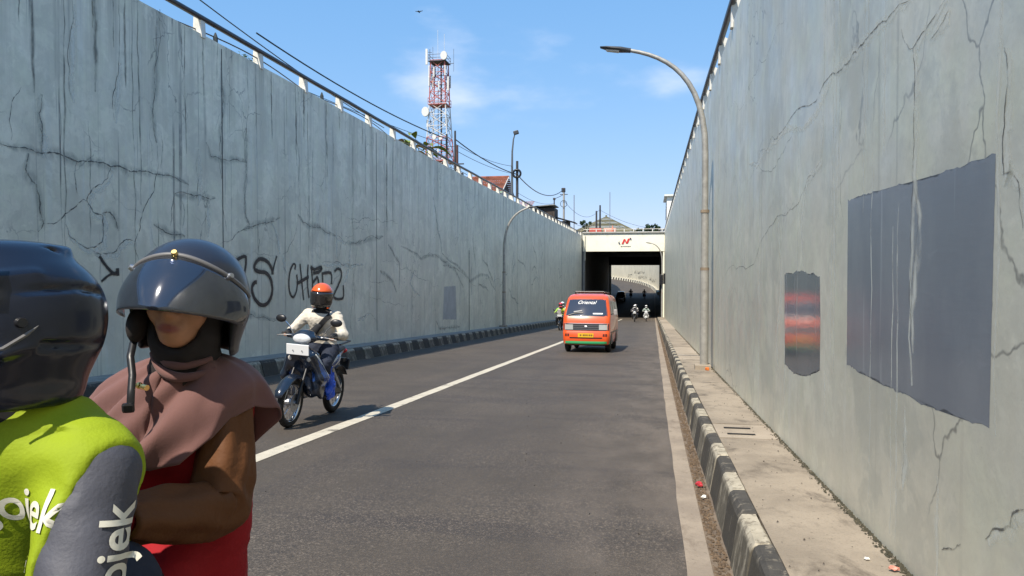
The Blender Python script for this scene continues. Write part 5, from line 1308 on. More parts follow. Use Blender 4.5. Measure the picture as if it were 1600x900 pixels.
    g = MB(); g.bbox((0,.86,.62), (.18,.03,.14), .01, rot=(R(-15),0,0)); g.box((0,.80,.68),(.10,.12,.05)); g.build('rear_plate', M_BLACK, root)
    g = MB(); g.ell((0,.80,.80),(.07,.05,.035)); g.build('tail_light', mat('tail red', (.4,.01,.01), .2), root, smooth=True)
    g = MB(); g.tube([(-.10,.45,.90),(-.09,.82,.93),(.09,.82,.93),(.10,.45,.90)], .012, 8); g.build('grab_rail', M_BLACK, root, smooth=True)
    return root

M_SKIN = mat('skin tan', (.36,.17,.095), .5, 0, .4, var=.08, vs=30); M_CREAM = mat('cream jacket', (.60,.54,.45), .8, var=.08, vs=12, bump=.25, bs=120); M_TROU = mat('dark trousers', (.016,.022,.042), .85, var=.15, vs=20)
M_SHOE = mat('dark shoe', (.02,.018,.018), .6); M_GLOVE = mat('black glove', (.018,.018,.02), .7)
M_HORANGE = mat('orange helmet', (.72,.105,.015), .2, coat=.6); M_VISOR = mat('smoke visor', (.020,.018,.018), .10, 0, .6, coat=.5); M_SCARF = mat('black scarf', (.014,.014,.016), .9)
def rider_mesh(name, mats, res=.011, lean=0., pillion=False):
    """mats: jacket, trousers, skin, shoe, glove, scarf"""
    f = Field((-.50,-.55,.18),(.50,.55,1.72),res)
    P = lambda x, y, z: (x, y-lean*max(0, z-.8), z)
    f.ell(P(0,.20,.86),(.175,.15,.12),.05); f.cap(P(0,.17,.92),P(0,.06,1.20),.145,.155,.08,flat=(1.08,.78,1)); f.ell(P(0,.05,1.24),(.195,.115,.10),.06)
    f.cap(P(0,.03,1.30),P(0,.005,1.42),.06,.055,.04); f.ell(P(0,-.015,1.51),(.078,.095,.115),.03); f.cap(P(0,-.10,1.50),P(0,-.115,1.47),.012,.015,.015)
    hand = []
    for s in (-1,1):
        if pillion: el, ha = P(s*.27,-.02,1.02), P(s*.15,-.20,.98)
        else: el, ha = P(s*.335,-.04,1.06), (s*.285,-.262,1.055)
        f.cap(P(s*.185,.06,1.27), el, .074,.056,.05); f.cap(el, tuple(Vector(ha)+Vector((0,.03,.0))), .054,.037,.03)
        f.ell(ha,(.036,.045,.030),.02); d = 1 if s > 0 else -1
        for k in range(4): f.cap((ha[0]+(k-1.5)*.019, ha[1]-.035, ha[2]-.005),(ha[0]+(k-1.5)*.019, ha[1]-.040+.004*abs(k-1.5), ha[2]-.045),.0105,.0095,.006)
        f.cap((ha[0]-s*.03, ha[1]+.01, ha[2]-.015),(ha[0]-s*.035, ha[1]-.03, ha[2]-.04),.011,.010,.008)
        kn = (s*(.215 if not pillion else .25), -.24 if not pillion else -.20, .72); an = (s*.185, -.02 if not pillion else .02, .37)
        f.cap((s*.10,.17,.84), kn, .098,.075,.06); f.cap(kn, an, .066,.046,.04); f.cap(an,(s*.185,.03,.335),.045,.043,.03); f.cap((s*.185,.04,.325),(s*.195,-.15,.325),.040,.036,.03,flat=(1.1,1,.8))
    f.bump(lambda x, y, z: np.where((z < 1.32), .004*vnoise(x*14+y*6, y*14, z*22)+.007*np.abs(vnoise(x*26+z*16, y*26, z*30-x*14)), 0)*np.where((z < 1.34) & (z > .45), 1, 0))
    def mf(x, y, z):
        m = np.zeros(len(x), int); m[z < .93] = 1; yy = y
        arm = (np.abs(x) > .20) & (z > .90); m[arm] = 0
        m[(z > 1.30) & (np.abs(x) < .12)] = 5; m[(z > 1.44) & (np.abs(x) < .12)] = 2
        hd_ = (y < -.215) & (z > .95) if not pillion else (y < -.15) & (z > .93) & (np.abs(x) < .2); m[hd_] = 4; m[hd_ & (z < 1.035)] = 2
        m[z < .395] = 3; return m
    return f.mesh(name, mats, mf)
def fullface(name, shell, res=.009, chin=True):
    f = Field((-.20,-.24,-.22),(.20,.22,.20),res)
    f.ell((0,.01,.025),(.132,.158,.142),.03); f.cap((0,.0,-.05),(0,.0,-.10),.118,.112,.05,flat=(1,1.1,1)); (f.ell((0,-.10,-.085),(.085,.07,.05),.04) if chin else None)
    f.ell((0,.0,-.05),(.098,.118,.14),.01,'c'); f.fn(lambda x,y,z: np.maximum(np.maximum((np.abs(z-.005)-.058) if chin else (z-.063), y+.035), np.abs(x)-.3),.012,'c'); f.fn(lambda x,y,z: z+.145+.12*(y+.02),.01,'c')
    return f.mesh(name, [shell])
def visor_mesh(name, z0, z1, rx, ry, yc, a=78, flare=0., n=22, m=6, th=0):
    g = MB(); rows = []
    for k in range(m+1):
        t = k/m; z = z1+(z0-z1)*t; e = 1-.20*((z-.02)/.14)**2; 
        rows.append([((rx*e+flare*t)*math.sin(R(-a+2*a*i/n)), yc-(ry*e+flare*t)*math.cos(R(-a+2*a*i/n)), z) for i in range(n+1)])
    g.grid(rows); return g.mesh(name, True, False)
def add_helmet(person, loc, rot, shell_me, vis=True, name='helmet', scale=1.):
    h = link(name, shell_me, None, person, loc, rot); h.scale = (scale,)*3
    if vis:
        v = link('visor', VISOR_ME, None, h); md = v.modifiers.new('thickness','SOLIDIFY'); md.thickness = .003
    return h
VISOR_ME = visor_mesh('visor', -.065, .072, .136, .160, .01); VISOR_ME.materials.append(M_VISOR)
HELM_OR = fullface('helmet', M_HORANGE)

# --- the near motorcycle: navy and blue, leaning a little
BK = Vector((-4.07, 8.33, zr(8.33)))
bike = make_bike('motorcycle', ('navy and blue motorcycle with white plate, nearest oncoming, left lane', 'motorcycle'))
bike.location = BK; bike.rotation_euler = (slope_rot[0], R(4.5), R(1.5))
rd = link('person', rider_mesh('person', [M_CREAM,M_TROU,M_SKIN,M_SHOE,M_GLOVE,M_SCARF], .009), None, None, BK, bike.rotation_euler); tag(rd, 'rider in cream jacket and orange helmet with black visor on the navy motorcycle', 'person')
HELM_OPEN = fullface('helmet', M_HORANGE, .008, False)
hm_ = link('helmet', HELM_OPEN, None, rd, (.0,-.02,1.505), (R(4),0,R(12)))
vm = visor_mesh('visor', -.120, .060, .138, .164, .008, 86); vm.materials.append(M_VISOR)
for v in vm.vertices:
    if v.co.z < -.03: v.co.y -= .012*min(1, (-.03-v.co.z)/.06); v.co.x *= 1.03
v_ = link('visor', vm, None, hm_); md = v_.modifiers.new('thickness','SOLIDIFY'); md.thickness = .003
tr_ = bvh(rd.data); cl = [(.14,1.29),(.10,1.24),(.03,1.15),(-.04,1.07),(-.10,.98)]
me = ribbon_mesh('sling_strap', [ribbon([(a+(c-a)*t, b+(d-b)*t) for (a,b),(c,d) in zip(cl,cl[1:]) for t in (0,.25,.5,.75)]+[cl[-1]], .060, 0,0,None,False)], lambda u, v: (u,-.6,v))
me.from_pydata if False else None
vs_ = project([v.co.copy() for v in me.vertices], tr_, (0,1,0), .012, .5)
for v, q in zip(me.vertices, vs_): v.co = q
o = link('sling_strap', me, M_SCARF, rd); md = o.modifiers.new('thickness','SOLIDIFY'); md.thickness = .012
f = Field((-.12,-.28,.95),(.16,.02,1.22),.009); f.cap((.03,-.115,1.14),(-.03,-.13,1.05),.035,.05,.02,flat=(1.2,.8,1)); link('sling_bag', f.mesh('sling_bag',[M_SCARF]), None, rd)
f = Field((-.05,-.40,.16),(.46,.16,.78),.009); f.cap((.235,-.16,.66),(.255,-.13,.48),.03,.068,.04,flat=(.75,1.1,1)); f.ell((.255,-.12,.40),(.062,.085,.115),.05); f.cap((.23,-.17,.68),(.21,-.18,.73),.02,.012,.02)
f.bump(lambda x,y,z: .022*vnoise(x*26, y*26, z*15)+.012*vnoise(x*60+3, y*60, z*40))
bg = link('plastic_bag', f.mesh('plastic_bag',[M_BLUEBAG]), None, None, BK, bike.rotation_euler); tag(bg, 'crumpled bright blue plastic bag hanging on the navy motorcycle', 'bag')

# --- far motorcycles and riders: copies in other colours
HELM_W = HELM_OR.copy(); HELM_W.materials[0] = mat('white helmet', (.72,.72,.72), .25, coat=.5)
HELM_R = HELM_OR.copy(); HELM_R.materials[0] = mat('red helmet', (.55,.03,.06), .25, coat=.5)
HELM_K = HELM_OR.copy(); HELM_K.materials[0] = mat('black helmet', (.014,.015,.018), .2, coat=.6)
BASE_R = rider_mesh('person', [M_CREAM,M_TROU,M_SKIN,M_SHOE,M_GLOVE,M_SCARF], .014); BASE_P = rider_mesh('person', [M_CREAM,M_TROU,M_SKIN,M_SHOE,M_GLOVE,M_SCARF], .014, 0, True)
def far_set(loc, slope, bike_label, paint, people, turn=0):
    b = copy_tree(bike); b.name = 'motorcycle'; b.location = loc; b.rotation_euler = (slope,0,turn); tag(b, bike_label, 'motorcycle', 'motorcycles further down the road'); swap_mats(b, {'bike navy paint': paint, 'bike blue paint': paint})
    for i, (lab, jacket, hm) in enumerate(people):
        me = (BASE_R if i == 0 else BASE_P).copy(); me.materials[0] = jacket
        off = Matrix.Rotation(turn,3,'Z') @ Vector((0, .0 if i == 0 else .40, 0.0 if i == 0 else .04))
        p = link('person', me, None, None, Vector(loc)+off+Vector((.06*i,0,0)), (slope,0,turn)); tag(p, lab, 'person', 'riders further down the road')
        add_helmet(p, (0,-.02,1.505), (0,0,R(6)), hm)
M_JG = mat('green yellow jacket', (.16,.50,.08), .8, c2=(.62,.50,.06), vs=2.2); M_JW = mat('white jacket', (.62,.60,.56), .8); M_JD = mat('dark jacket', (.05,.05,.06), .8, c2=(.10,.10,.11)); M_JK = mat('black jacket', (.015,.015,.018), .8); M_JGR = mat('grey green jacket', (.30,.36,.32), .8)
P_W = mat('white bike paint', (.62,.62,.60), .3, coat=.5); P_K = mat('black bike paint', (.012,.012,.014), .3, coat=.5); P_R = mat('maroon bike paint', (.16,.02,.025), .3, coat=.5)
far_set((-5.40,44.3,zr(44.3)), slope_rot[0], 'dark motorcycle half hidden behind the left side of the orange minibus', P_K, [('rider in green and yellow jacket and red helmet beside the minibus', M_JG, HELM_R), ('pillion in pale jacket and white helmet behind the green-jacketed rider', M_JW, HELM_W)])
far_set((-1.62,73.5,zr(73.5)), slope_rot[0], 'black motorcycle carrying two people, left of the pair near the tunnel mouth', P_K, [('rider in dark jacket and white helmet, left of the pair near the tunnel', M_JD, HELM_W), ('pillion in white helmet behind the dark-jacketed rider near the tunnel', M_JW, HELM_W)])
far_set((-.52,76.0,zr(76.0)), slope_rot[0], 'white scooter-like motorcycle, right of the pair near the tunnel mouth', P_W, [('rider in pale jacket and white helmet on the white motorcycle', M_JGR, HELM_W)])
far_set((-3.75,138,zr(138)), math.atan(.04), 'dark motorcycle deep inside the tunnel, left one of two', P_K, [('dark silhouetted rider deep inside the tunnel, left one of two', M_JK, HELM_K)])
far_set((-1.28,136.5,zr(136.5)), math.atan(.04), 'dark motorcycle deep inside the tunnel, right one of two', P_R, [('dark silhouetted rider deep inside the tunnel, right one of two', M_JK, HELM_K)])
# ------------------------------------------------------------------ the pair passing close by on a motorcycle
def head_frame(yaw, roll=0, pitch=0):
    """yaw > 0 turns the face towards +X; returns local->world"""
    return Matrix.Rotation(yaw,3,'Z') @ Matrix.Rotation(roll,3,'Y') @ Matrix.Rotation(pitch,3,'X')
M_FACE = mat('face skin', (.50,.25,.145), .46, 0, .4, var=.07, vs=40); M_LIP = mat('lips', (.30,.095,.075), .42, 0, .45)
def _lip_mix(m):
    t = m.node_tree; b = t.nodes['Principled BSDF']; at = t.nodes.new('ShaderNodeAttribute'); at.attribute_name = 'lip'; mx = t.nodes.new('ShaderNodeMix'); mx.data_type = 'RGBA'
    src = b.inputs['Base Color'].links[0].from_socket; t.links.new(src, mx.inputs['A']); mx.inputs['B'].default_value = (.33,.105,.085,1); t.links.new(at.outputs['Fac'], mx.inputs['Factor']); t.links.new(mx.outputs['Result'], b.inputs['Base Color'])
_lip_mix(M_FACE)
M_DARKB = mat('inner scarf', (.020,.015,.015), .85)
M_HIJ = mat('mauve headscarf', (.165,.082,.074), .85, 0, .25, var=.07, vs=9, bump=.12, bs=300, sheen=.15); M_SLV = mat('brown sleeve', (.12,.045,.014), .7, 0, .35, var=.04, vs=14, bump=.2, bs=90); M_REDC = mat('red tunic', (.30,.008,.014), .8, 0, .3, var=.05, vs=9, bump=.15, bs=140)
M_LIME_V = mat('lime vest', (.255,.335,.009), .75, 0, .3, var=.06, vs=10, bump=.15, bs=160); M_JGREY = mat('grey jacket sleeve', (.066,.068,.086), .62, 0, .4, var=.12, vs=9, bump=.15, bs=120)
M_HK = mat('navy black helmet', (.007,.010,.022), .24, 0, .4, coat=.25); M_HK2 = mat('black grey helmet', (.018,.020,.030), .30, 0, .45, coat=.2); M_TRIM = mat('helmet trim', (.13,.125,.125), .5); M_GOLD = mat('gold', (.85,.60,.22), .25, 1.); M_CREAMT = mat('reflective lettering', (.72,.69,.58), .5)
def smoke_visor_mat():
    m = bpy.data.materials.new('smoked clear visor'); m.use_nodes = True; t = m.node_tree; t.nodes.remove(t.nodes['Principled BSDF']); out = t.nodes['Material Output']
    tr = t.nodes.new('ShaderNodeBsdfTransparent'); tr.inputs['Color'].default_value = (.16,.165,.19,1)
    gl = t.nodes.new('ShaderNodeBsdfGlossy'); gl.inputs['Roughness'].default_value = .09; gl.inputs['Color'].default_value = (.9,.93,1,1)
    fr_ = t.nodes.new('ShaderNodeFresnel'); fr_.inputs['IOR'].default_value = 2.1; mx = t.nodes.new('ShaderNodeMixShader')
    df = t.nodes.new('ShaderNodeBsdfDiffuse'); df.inputs['Color'].default_value = (.05,.055,.075,1); m2 = t.nodes.new('ShaderNodeMixShader'); m2.inputs['Fac'].default_value = .25
    t.links.new(tr.outputs[0], m2.inputs[1]); t.links.new(df.outputs[0], m2.inputs[2]); t.links.new(fr_.outputs[0], mx.inputs['Fac']); t.links.new(m2.outputs[0], mx.inputs[1]); t.links.new(gl.outputs[0], mx.inputs[2]); t.links.new(mx.outputs[0], out.inputs['Surface']); return m
M_SMOKE = smoke_visor_mat()
def add_head(f, H, A, k=.018):
    """anatomical head in a distance field; H centre at eye level, A local->world"""
    W_ = [[A[j][i] for j in range(3)] for i in range(3)]      # world -> local
    q = lambda x, y, z: tuple(Vector(H)+A @ Vector((x,y,z)))
    E_ = lambda c, r_, kk=k, mode='u': f.ell(q(*c), r_, kk, mode, W_)
    C_ = lambda a, b, ra, rb, kk=.012: f.cap(q(*a), q(*b), ra, rb, kk)
    E_((0,.012,.035),(.074,.092,.088)); E_((0,-.022,-.040),(.060,.066,.066),.03); E_((0,-.060,-.088),(.030,.030,.024),.025)
    for s in (-1,1): E_((s*.038,-.062,-.028),(.026,.024,.026),.025); E_((s*.031,-.098,.004),(.018,.014,.012),.012,'c'); E_((s*.031,-.086,.002),(.013,.013,.012),.004); E_((s*.030,-.090,.022),(.024,.012,.007),.012); E_((s*.076,.012,-.010),(.010,.022,.032),.008)
    C_((0,-.086,.010),(0,-.106,-.030),.009,.0125); E_((0,-.104,-.034),(.0135,.013,.011),.008)
    for s in (-1,1): E_((s*.0135,-.095,-.036),(.0095,.011,.008),.006); E_((s*.0075,-.104,-.0455),(.0045,.005,.003),.003,'c')
    E_((0,-.085,-.066),(.030,.016,.020),.02); E_((0,-.0975,-.0635),(.022,.0085,.0048),.004); E_((0,-.0965,-.0725),(.019,.0090,.0058),.004); E_((0,-.107,-.0680),(.024,.010,.0012),.002,'c')
    C_((0,.01,-.06),(0,.035,-.16),.052,.056,.03)
    return q, W_
def in_local(H, W_, x, y, z): return [W_[i][0]*(x-H[0])+W_[i][1]*(y-H[1])+W_[i][2]*(z-H[2]) for i in range(3)]

def seg_d(x,y,z,a,b):
    a, b = np.array(a), np.array(b); ab = b-a; t = np.clip(((x-a[0])*ab[0]+(y-a[1])*ab[1]+(z-a[2])*ab[2])/(ab@ab), 0, 1)
    return np.sqrt((x-a[0]-t*ab[0])**2+(y-a[1]-t*ab[1])**2+(z-a[2]-t*ab[2])**2)
# -------- passenger
PH = (-1.097, 1.594, 1.333); PA = head_frame(R(13), R(5), R(-3))
gz0 = zr(1.7)
f = Field((-1.48,1.15,.16),(-.80,2.02,1.50),.0062)
add_head(f, PH, PA)
f.cap((-1.14,1.68,1.14),(-1.13,1.64,1.24),.052,.05,.04)
f.cap((-1.17,1.70,.80),(-1.165,1.67,1.04),.150,.150,.08,flat=(1.05,.72,1)); f.ell((-1.160,1.675,1.055),(.165,.080,.068),.06); f.ell((-1.25,1.68,.74),(.15,.13,.11),.06); f.ell((-1.165,1.645,.93),(.12,.085,.09),.06); f.cap((-1.125,1.69,.93),(-1.108,1.68,.56),.082,.100,.06)
SHL, ELL, WRL = (-1.030,1.650,1.030), (-1.005,1.585,.825), (-1.075,1.335,.885)
SHR, ELR, WRR = (-1.305,1.66,1.035), (-1.36,1.60,.845), (-1.26,1.36,.87)
for sh, el, wr_ in ((SHL,ELL,WRL),(SHR,ELR,WRR)):
    f.cap(sh, el, .046,.034,.03); f.cap(el, wr_, .033,.030,.03); v = (Vector(wr_)-Vector(el)).normalized(); hp = Vector(wr_)+v*.06
    f.ell(tuple(hp), (.032,.042,.022), .02); side = v.cross(Vector((0,0,1))).normalized()
    for k in range(4): b0 = hp+v*.03+side*(k-1.5)*.018; b1 = b0+v*(.035 if k in (1,2) else .027)-Vector((0,0,.008)); f.cap(tuple(b0),tuple(b1),.009,.0085,.006); f.cap(tuple(b1),tuple(b1+v*.02-Vector((0,0,.018))),.0085,.0075,.004)
    f.cap(tuple(hp-side*.025),tuple(hp-side*.045+v*.035),.010,.009,.006)
for s in (-1,1):
    kn = (-1.23+s*.15,1.38,.62); an = (-1.22+s*.18,1.56,.30)
    f.cap((-1.24+s*.06,1.68,.72), kn, .082,.068,.06); f.cap(kn, an, .070,.05,.04); f.cap(an,(-1.14+s*.20,1.44,.255),.042,.036,.03,flat=(1.1,1,.8))
def sleeve_folds(x,y,z):
    x, y, z = np.broadcast_arrays(x, y, z); low = np.where(z < 1.12, 1., 0.)
    du, dl = seg_d(x,y,z,SHL,ELL), seg_d(x,y,z,ELL,WRL); up = np.clip((dl-du)/.06*.5+.5, 0, 1)
    fu = np.abs(vnoise(x*26+z*11, y*26-z*9, z*9)); fl = np.abs(vnoise(x*14+z*12, y*13-z*16, z*28+y*12)); el_ = np.exp(-(((x-ELL[0])**2+(y-ELL[1])**2+(z-ELL[2])**2)/.07**2))
    return low*.4*(.020*(fu*up+fl*(1-up))-.008 + .0*el_*np.abs(vnoise(x*20, y*20+z*30, z*36+y*25)) + .001*vnoise(x*70,y*70,z*70))
f.bump(sleeve_folds)
def pm(x,y,z):
    lx, ly, lz = in_local(PH, [[PA[j][i] for j in range(3)] for i in range(3)], x,y,z)
    m = np.full(len(x), 2)
    armL = (x > -.985+np.clip(1.05-z,0,.06)*.2) & (z > .77); fore = (y < 1.55) & (z > .80) & ((x > -1.09) | (x < -1.17)) ; armR = (x < -1.30) & (z > .77)
    d1 = seg_d(x,y,z,SHL,ELL); d2 = seg_d(x,y,z,ELL,WRL); d3 = seg_d(x,y,z,SHR,ELR); d4 = seg_d(x,y,z,ELR,WRR)
    m[(d3 < .078) & (x < -1.26)] = 3; m[d4 < .075] = 3
    hand = ((y < WRL[1]-.03) & (np.abs(x-WRL[0]) < .12) & (z > .78)) | ((y < WRR[1]-.03) & (np.abs(x-WRR[0]) < .12) & (z > .78)); m[hand] = 0
    m[z < .50] = 4; m[(z < .30)] = 5
    head = z > 1.17; m[head] = 0
    return m
PBODY = f.v.copy()
pas = link('person', f.mesh('person', [M_FACE,M_LIP,M_REDC,M_SLV,M_TROU,M_SHOE], pm)); 
Vc = np.array([v.co for v in pas.data.vertices]); lx, ly, lz = in_local(PH, [[PA[j][i] for j in range(3)] for i in range(3)], Vc[:,0],Vc[:,1],Vc[:,2])
lipv = np.clip((1.25-np.sqrt((lx/.0245)**2+((lz+.0685)/.0105)**2))*2.2, 0, 1)*(ly < -.082); at_ = pas.data.attributes.new('lip','FLOAT','POINT'); at_.data.foreach_set('value', lipv.astype(np.float32))
tag(pas, 'passenger in mauve headscarf, brown sleeves and dark visor helmet close at left', 'person')
# loose sleeves: tubes of cloth with long folds, creased at the elbow
def cloth_sleeve(sh, el, wr_, side):
    sh, el, wr_ = Vector(sh)+Vector((0,0,.02)), Vector(el), Vector(wr_); NS, NR = 60, 48; path = []
    for i in range(NS+1):
        t = i/NS
        if t < .38: p = sh+(el-sh)*(t/.38)*.80
        elif t < .62: u = (t-.38)/.24; a, c = sh+(el-sh)*.80, el+(wr_-el)*.22; k = el+(el-(a+c)/2)*.25; p = a*(1-u)**2+k*2*u*(1-u)+c*u*u
        else: p = el+(wr_-el)*(.22+.78*(t-.62)/.38)
        path.append(p)
    rows = []; prev = None
    for i, p in enumerate(path):
        t = i/NS; tg = (path[min(i+1,NS)]-path[max(i-1,0)]).normalized()
        a = Vector((0,1,0)).cross(tg).normalized() if prev is None else (prev-tg*prev.dot(tg)).normalized(); prev = a; b = tg.cross(a); row = []
        r0 = .060+.012*math.sin(math.pi*min(1,t/.62)*.9) if t < .62 else .0705-.022*(t-.62)/.38
        for q in range(NR):
            th = 2*math.pi*q/NR; inner = max(0, math.cos(th-(0 if side > 0 else math.pi)))
            f1 = .0045*math.sin(3*th+5*t+1.5*mnoise.noise((t*3, math.cos(th), math.sin(th))))+.0025*math.sin(7*th-9*t)
            cr = .0045*math.sin(46*t+2.2*math.sin(2*th))*math.exp(-((t-.50)/.13)**2)+.0020*math.sin(30*t+3*th)*(t > .62)
            n_ = .004*mnoise.noise((math.cos(th)*2, math.sin(th)*2, t*9))
            row.append(p+(a*math.cos(th)+b*math.sin(th))*(r0+f1+cr+n_))
        rows.append(row+[row[0]])
    cuff = path[-1]; rows.append([cuff+(v-cuff)*.78 for v in rows[-1]])
    g = MB(); g.grid(rows); o = g.build('sleeve', M_SLV, pas, smooth=False, fix=False); o.data.polygons.foreach_set('use_smooth', [True]*len(o.data.polygons)); return o
cloth_sleeve((-1.035,1.650,1.045), (-1.012,1.590,.832), WRL, 1); cloth_sleeve(SHR, ELR, WRR, -1)
# headscarf: hood under the helmet and a cape over the shoulders
f = Field((-1.30,1.40,1.10),(-.92,1.82,1.50),.007); PW = [[PA[j][i] for j in range(3)] for i in range(3)]
qp = lambda x,y,z: tuple(Vector(PH)+PA @ Vector((x,y,z)))
f.ell(qp(0,.02,.03),(.092,.105,.105),.02,'u',PW); f.ell(qp(0,.012,-.06),(.080,.088,.085),.03,'u',PW); f.cap(qp(0,.022,-.125),(-1.135,1.640,1.12),.070,.105,.05)
f.ell(qp(0,-.100,-.030),(.074,.100,.098),.010,'c',PW)
f.bump(lambda x,y,z: .006*vnoise(x*30+z*20, y*30, z*16))
link('headscarf', f.mesh('headscarf',[M_DARKB]), None, pas)
EDGE = [(0,(-1.165,1.483,0.950)),(22,(-1.128,1.480,0.948)),(42,(-1.058,1.498,0.958)),(60,(-1.004,1.538,1.010)),(76,(-0.985,1.588,1.048)),(92,(-0.960,1.668,1.068)),(103,(-0.939,1.723,1.052)),(114,(-0.967,1.763,1.005)),(126,(-1.032,1.788,0.948)),(145,(-1.085,1.823,0.930)),(180,(-1.152,1.848,0.920)),(215,(-1.292,1.818,0.950)),(245,(-1.367,1.738,1.020)),(270,(-1.387,1.648,1.045)),(300,(-1.367,1.548,1.030)),(330,(-1.270,1.498,0.968)),(360,(-1.165,1.483,0.950))]
def edge_at(a):
    for (a0,p0),(a1,p1) in zip(EDGE, EDGE[1:]):
        if a <= a1: t = (a-a0)/(a1-a0); t = t*t*(3-2*t)*.6+t*.4; return Vector(p0)+(Vector(p1)-Vector(p0))*t
    return Vector(EDGE[-1][1])
g = MB(); rows = []; NA, NT_ = 144, 34
for k in range(NT_+1):
    t = k/NT_; row = []
    for i in range(NA):
        a = 360*i/NA; d = Vector((math.sin(R(a)), -math.cos(R(a)), 0)); n0 = Vector((-1.118,1.640,1.190))+Vector((d.x*.066,d.y*.072,-.02*d.y if False else 0)); e = edge_at(a)
        front = max(0, math.cos(R(a)))
        sh = Vector((-1.150,1.645,1.130))+Vector((d.x*(.215),d.y*(.125 if d.y < 0 else .19),.018*abs(d.x)+.005-.03*front)); c = n0*(1-t)**2+sh*2*t*(1-t)+e*t*t
        # folds that fan out from the throat
        ph = a+55*t*front
        amp = (.006+.016*t)*(0.6+.6*front)
        fold = math.sin(R(ph*7+20))*.6+math.sin(R(ph*13+70))*.4+.8*mnoise.noise((ph*.06, t*2.2, 3))
        wind = .010*t*math.sin(t*9+R(a)*2)
        out_ = (c-Vector((-1.13,1.66,c.z))).normalized()
        row.append(c+out_*(amp*fold+wind*.6)+Vector((0,0,amp*.35*fold)))
    rows.append(row+[row[0]])
g.grid(rows); cape = g.build('headscarf_cape', M_HIJ, pas, smooth=False, fix=False)
cape.data.polygons.foreach_set('use_smooth',[True]*len(cape.data.polygons)); md = cape.modifiers.new('thickness','SOLIDIFY'); md.thickness = .004
# throat wrap folds
for i, (p0, p1, p2, w_) in enumerate((((-.060,.00,-.115),(-.01,-.082,-.185),(.075,-.01,-.135),.011),((-.07,-.0,-.135),(0,-.09,-.215),(.085,-.01,-.16),.012))):
    g = MB(); g.tube([qp(*p) for p in bez(p0,p1,p2,14)], [w_*(.55+.45*math.sin(math.pi*k/14)) for k in range(15)], 8); g.build('scarf_fold', M_HIJ, pas, smooth=True)
g = MB(); g.tube([(-1.155,1.502,1.135),(-1.135,1.496,1.133)], .007, 8); g.ell((-1.158,1.500,1.137),(.010,.006,.008)); g.build('brooch', M_GOLD, pas, smooth=True)
# open-face helmet
hr = Matrix(PA).to_euler()
f = Field((-.21,-.21,-.18),(.21,.24,.20),.0065)
f.ell((0,.022,.012),(.132,.150,.136),.02); f.cap((0,.03,-.04),(0,.035,-.105),.128,.116,.03,flat=(1,1.08,1))
f.cap((0,.02,-.02),(0,.02,-.25),.104,.10,.01,'c',flat=(1,1.1,1)); f.ell((0,.015,.01),(.112,.128,.120),.01,'c')
f.fn(lambda x,y,z: np.maximum(z-(.094-.078*np.clip((y+.128)/.15,0,1)), y-.012+.30*np.minimum(z,0)+.35*np.abs(x)),.010,'c'); f.fn(lambda x,y,z: z+.135-.10*y,.01,'c')
hp_ = link('helmet', f.mesh('helmet',[M_HK2]), None, pas, PH, hr)
tr_ = bvh(hp_.data)
def shell_pt(a, z, grow=0.):
    e = math.sqrt(max(0, 1-((z-.012)/.136)**2)); return Vector(((.132*e+grow)*math.sin(a), .022-(.150*e+grow)*math.cos(a), z))
zt = lambda a: .094-.078*(1-math.cos(a))
trim = [shell_pt(R(-92+184*i/40), zt(R(-92+184*i/40))+.006, .003) for i in range(41)]
g = MB(); g.tube(trim, .0062, 8); g.build('trim_band', M_TRIM, hp_, smooth=True)
for i in (7,20,33):
    g = MB(); p_ = trim[i]; d = (p_-Vector((0,.02,.012))).normalized(); g.tube([p_+d*.003,p_+d*.012], [.0085,.006], 12); g.build('rivet', M_GOLD if i == 20 else M_ALU, hp_, smooth=True)
g = MB(); rows = []
for k in range(13):
    t = k/12; row = []
    for i in range(45):
        a = R(-86+172*i/44); p0 = shell_pt(a, zt(a), .004); zb = -.027-.030*(1-math.cos(a)); rb = .157-.018*abs(math.sin(a)); p1 = Vector((rb*math.sin(a), .006-(rb+.032)*math.cos(a), zb))
        c = p0+(p1-p0)*t; c += Vector((math.sin(a), -math.cos(a), 0))*.010*math.sin(math.pi*t); row.append(c)
    rows.append(row)
g.grid(rows); vz = g.build('visor', M_SMOKE, hp_, smooth=True, fix=False); md = vz.modifiers.new('thickness','SOLIDIFY'); md.thickness = .0025
# cheek pad, strap, buckle
f = Field((-.14,-.10,-.15),(-.03,.06,0),.006); f.ell((-.097,-.035,-.070),(.022,.030,.042),.01); link('cheek_pad', f.mesh('cheek_pad',[M_DARKB]), None, hp_)
sp_ = [(-1.196,1.535,1.245),(-1.178,1.497,1.205),(-1.160,1.480,1.165),(-1.150,1.462,1.125),(-1.147,1.455,1.085)]
def strap(name, pts, w_, m, parent, n_=Vector((.5,-.8,.25))):
    g = MB(); rows = []
    for i, p in enumerate(pts):
        p = Vector(p); t = (Vector(pts[min(i+1,len(pts)-1)])-Vector(pts[max(i-1,0)])).normalized(); s = t.cross(n_).normalized()*w_/2; rows.append([p-s, p+s])
    g.grid(rows); o = g.build(name, m, parent, smooth=True, fix=False); md = o.modifiers.new('thickness','SOLIDIFY'); md.thickness = .004; return o
sp2 = [Vector(a)+(Vector(b)-Vector(a))*t for a, b in zip(sp_,sp_[1:]) for t in (0,.25,.5,.75)]+[Vector(sp_[-1])]
strap('chin_strap', sp2, .016, M_BLACK, pas)
g = MB(); g.bbox((-1.147,1.449,1.095), (.026,.010,.022), .004, rot=(R(14),0,R(30))); g.build('strap_buckle', M_BLACK, pas)

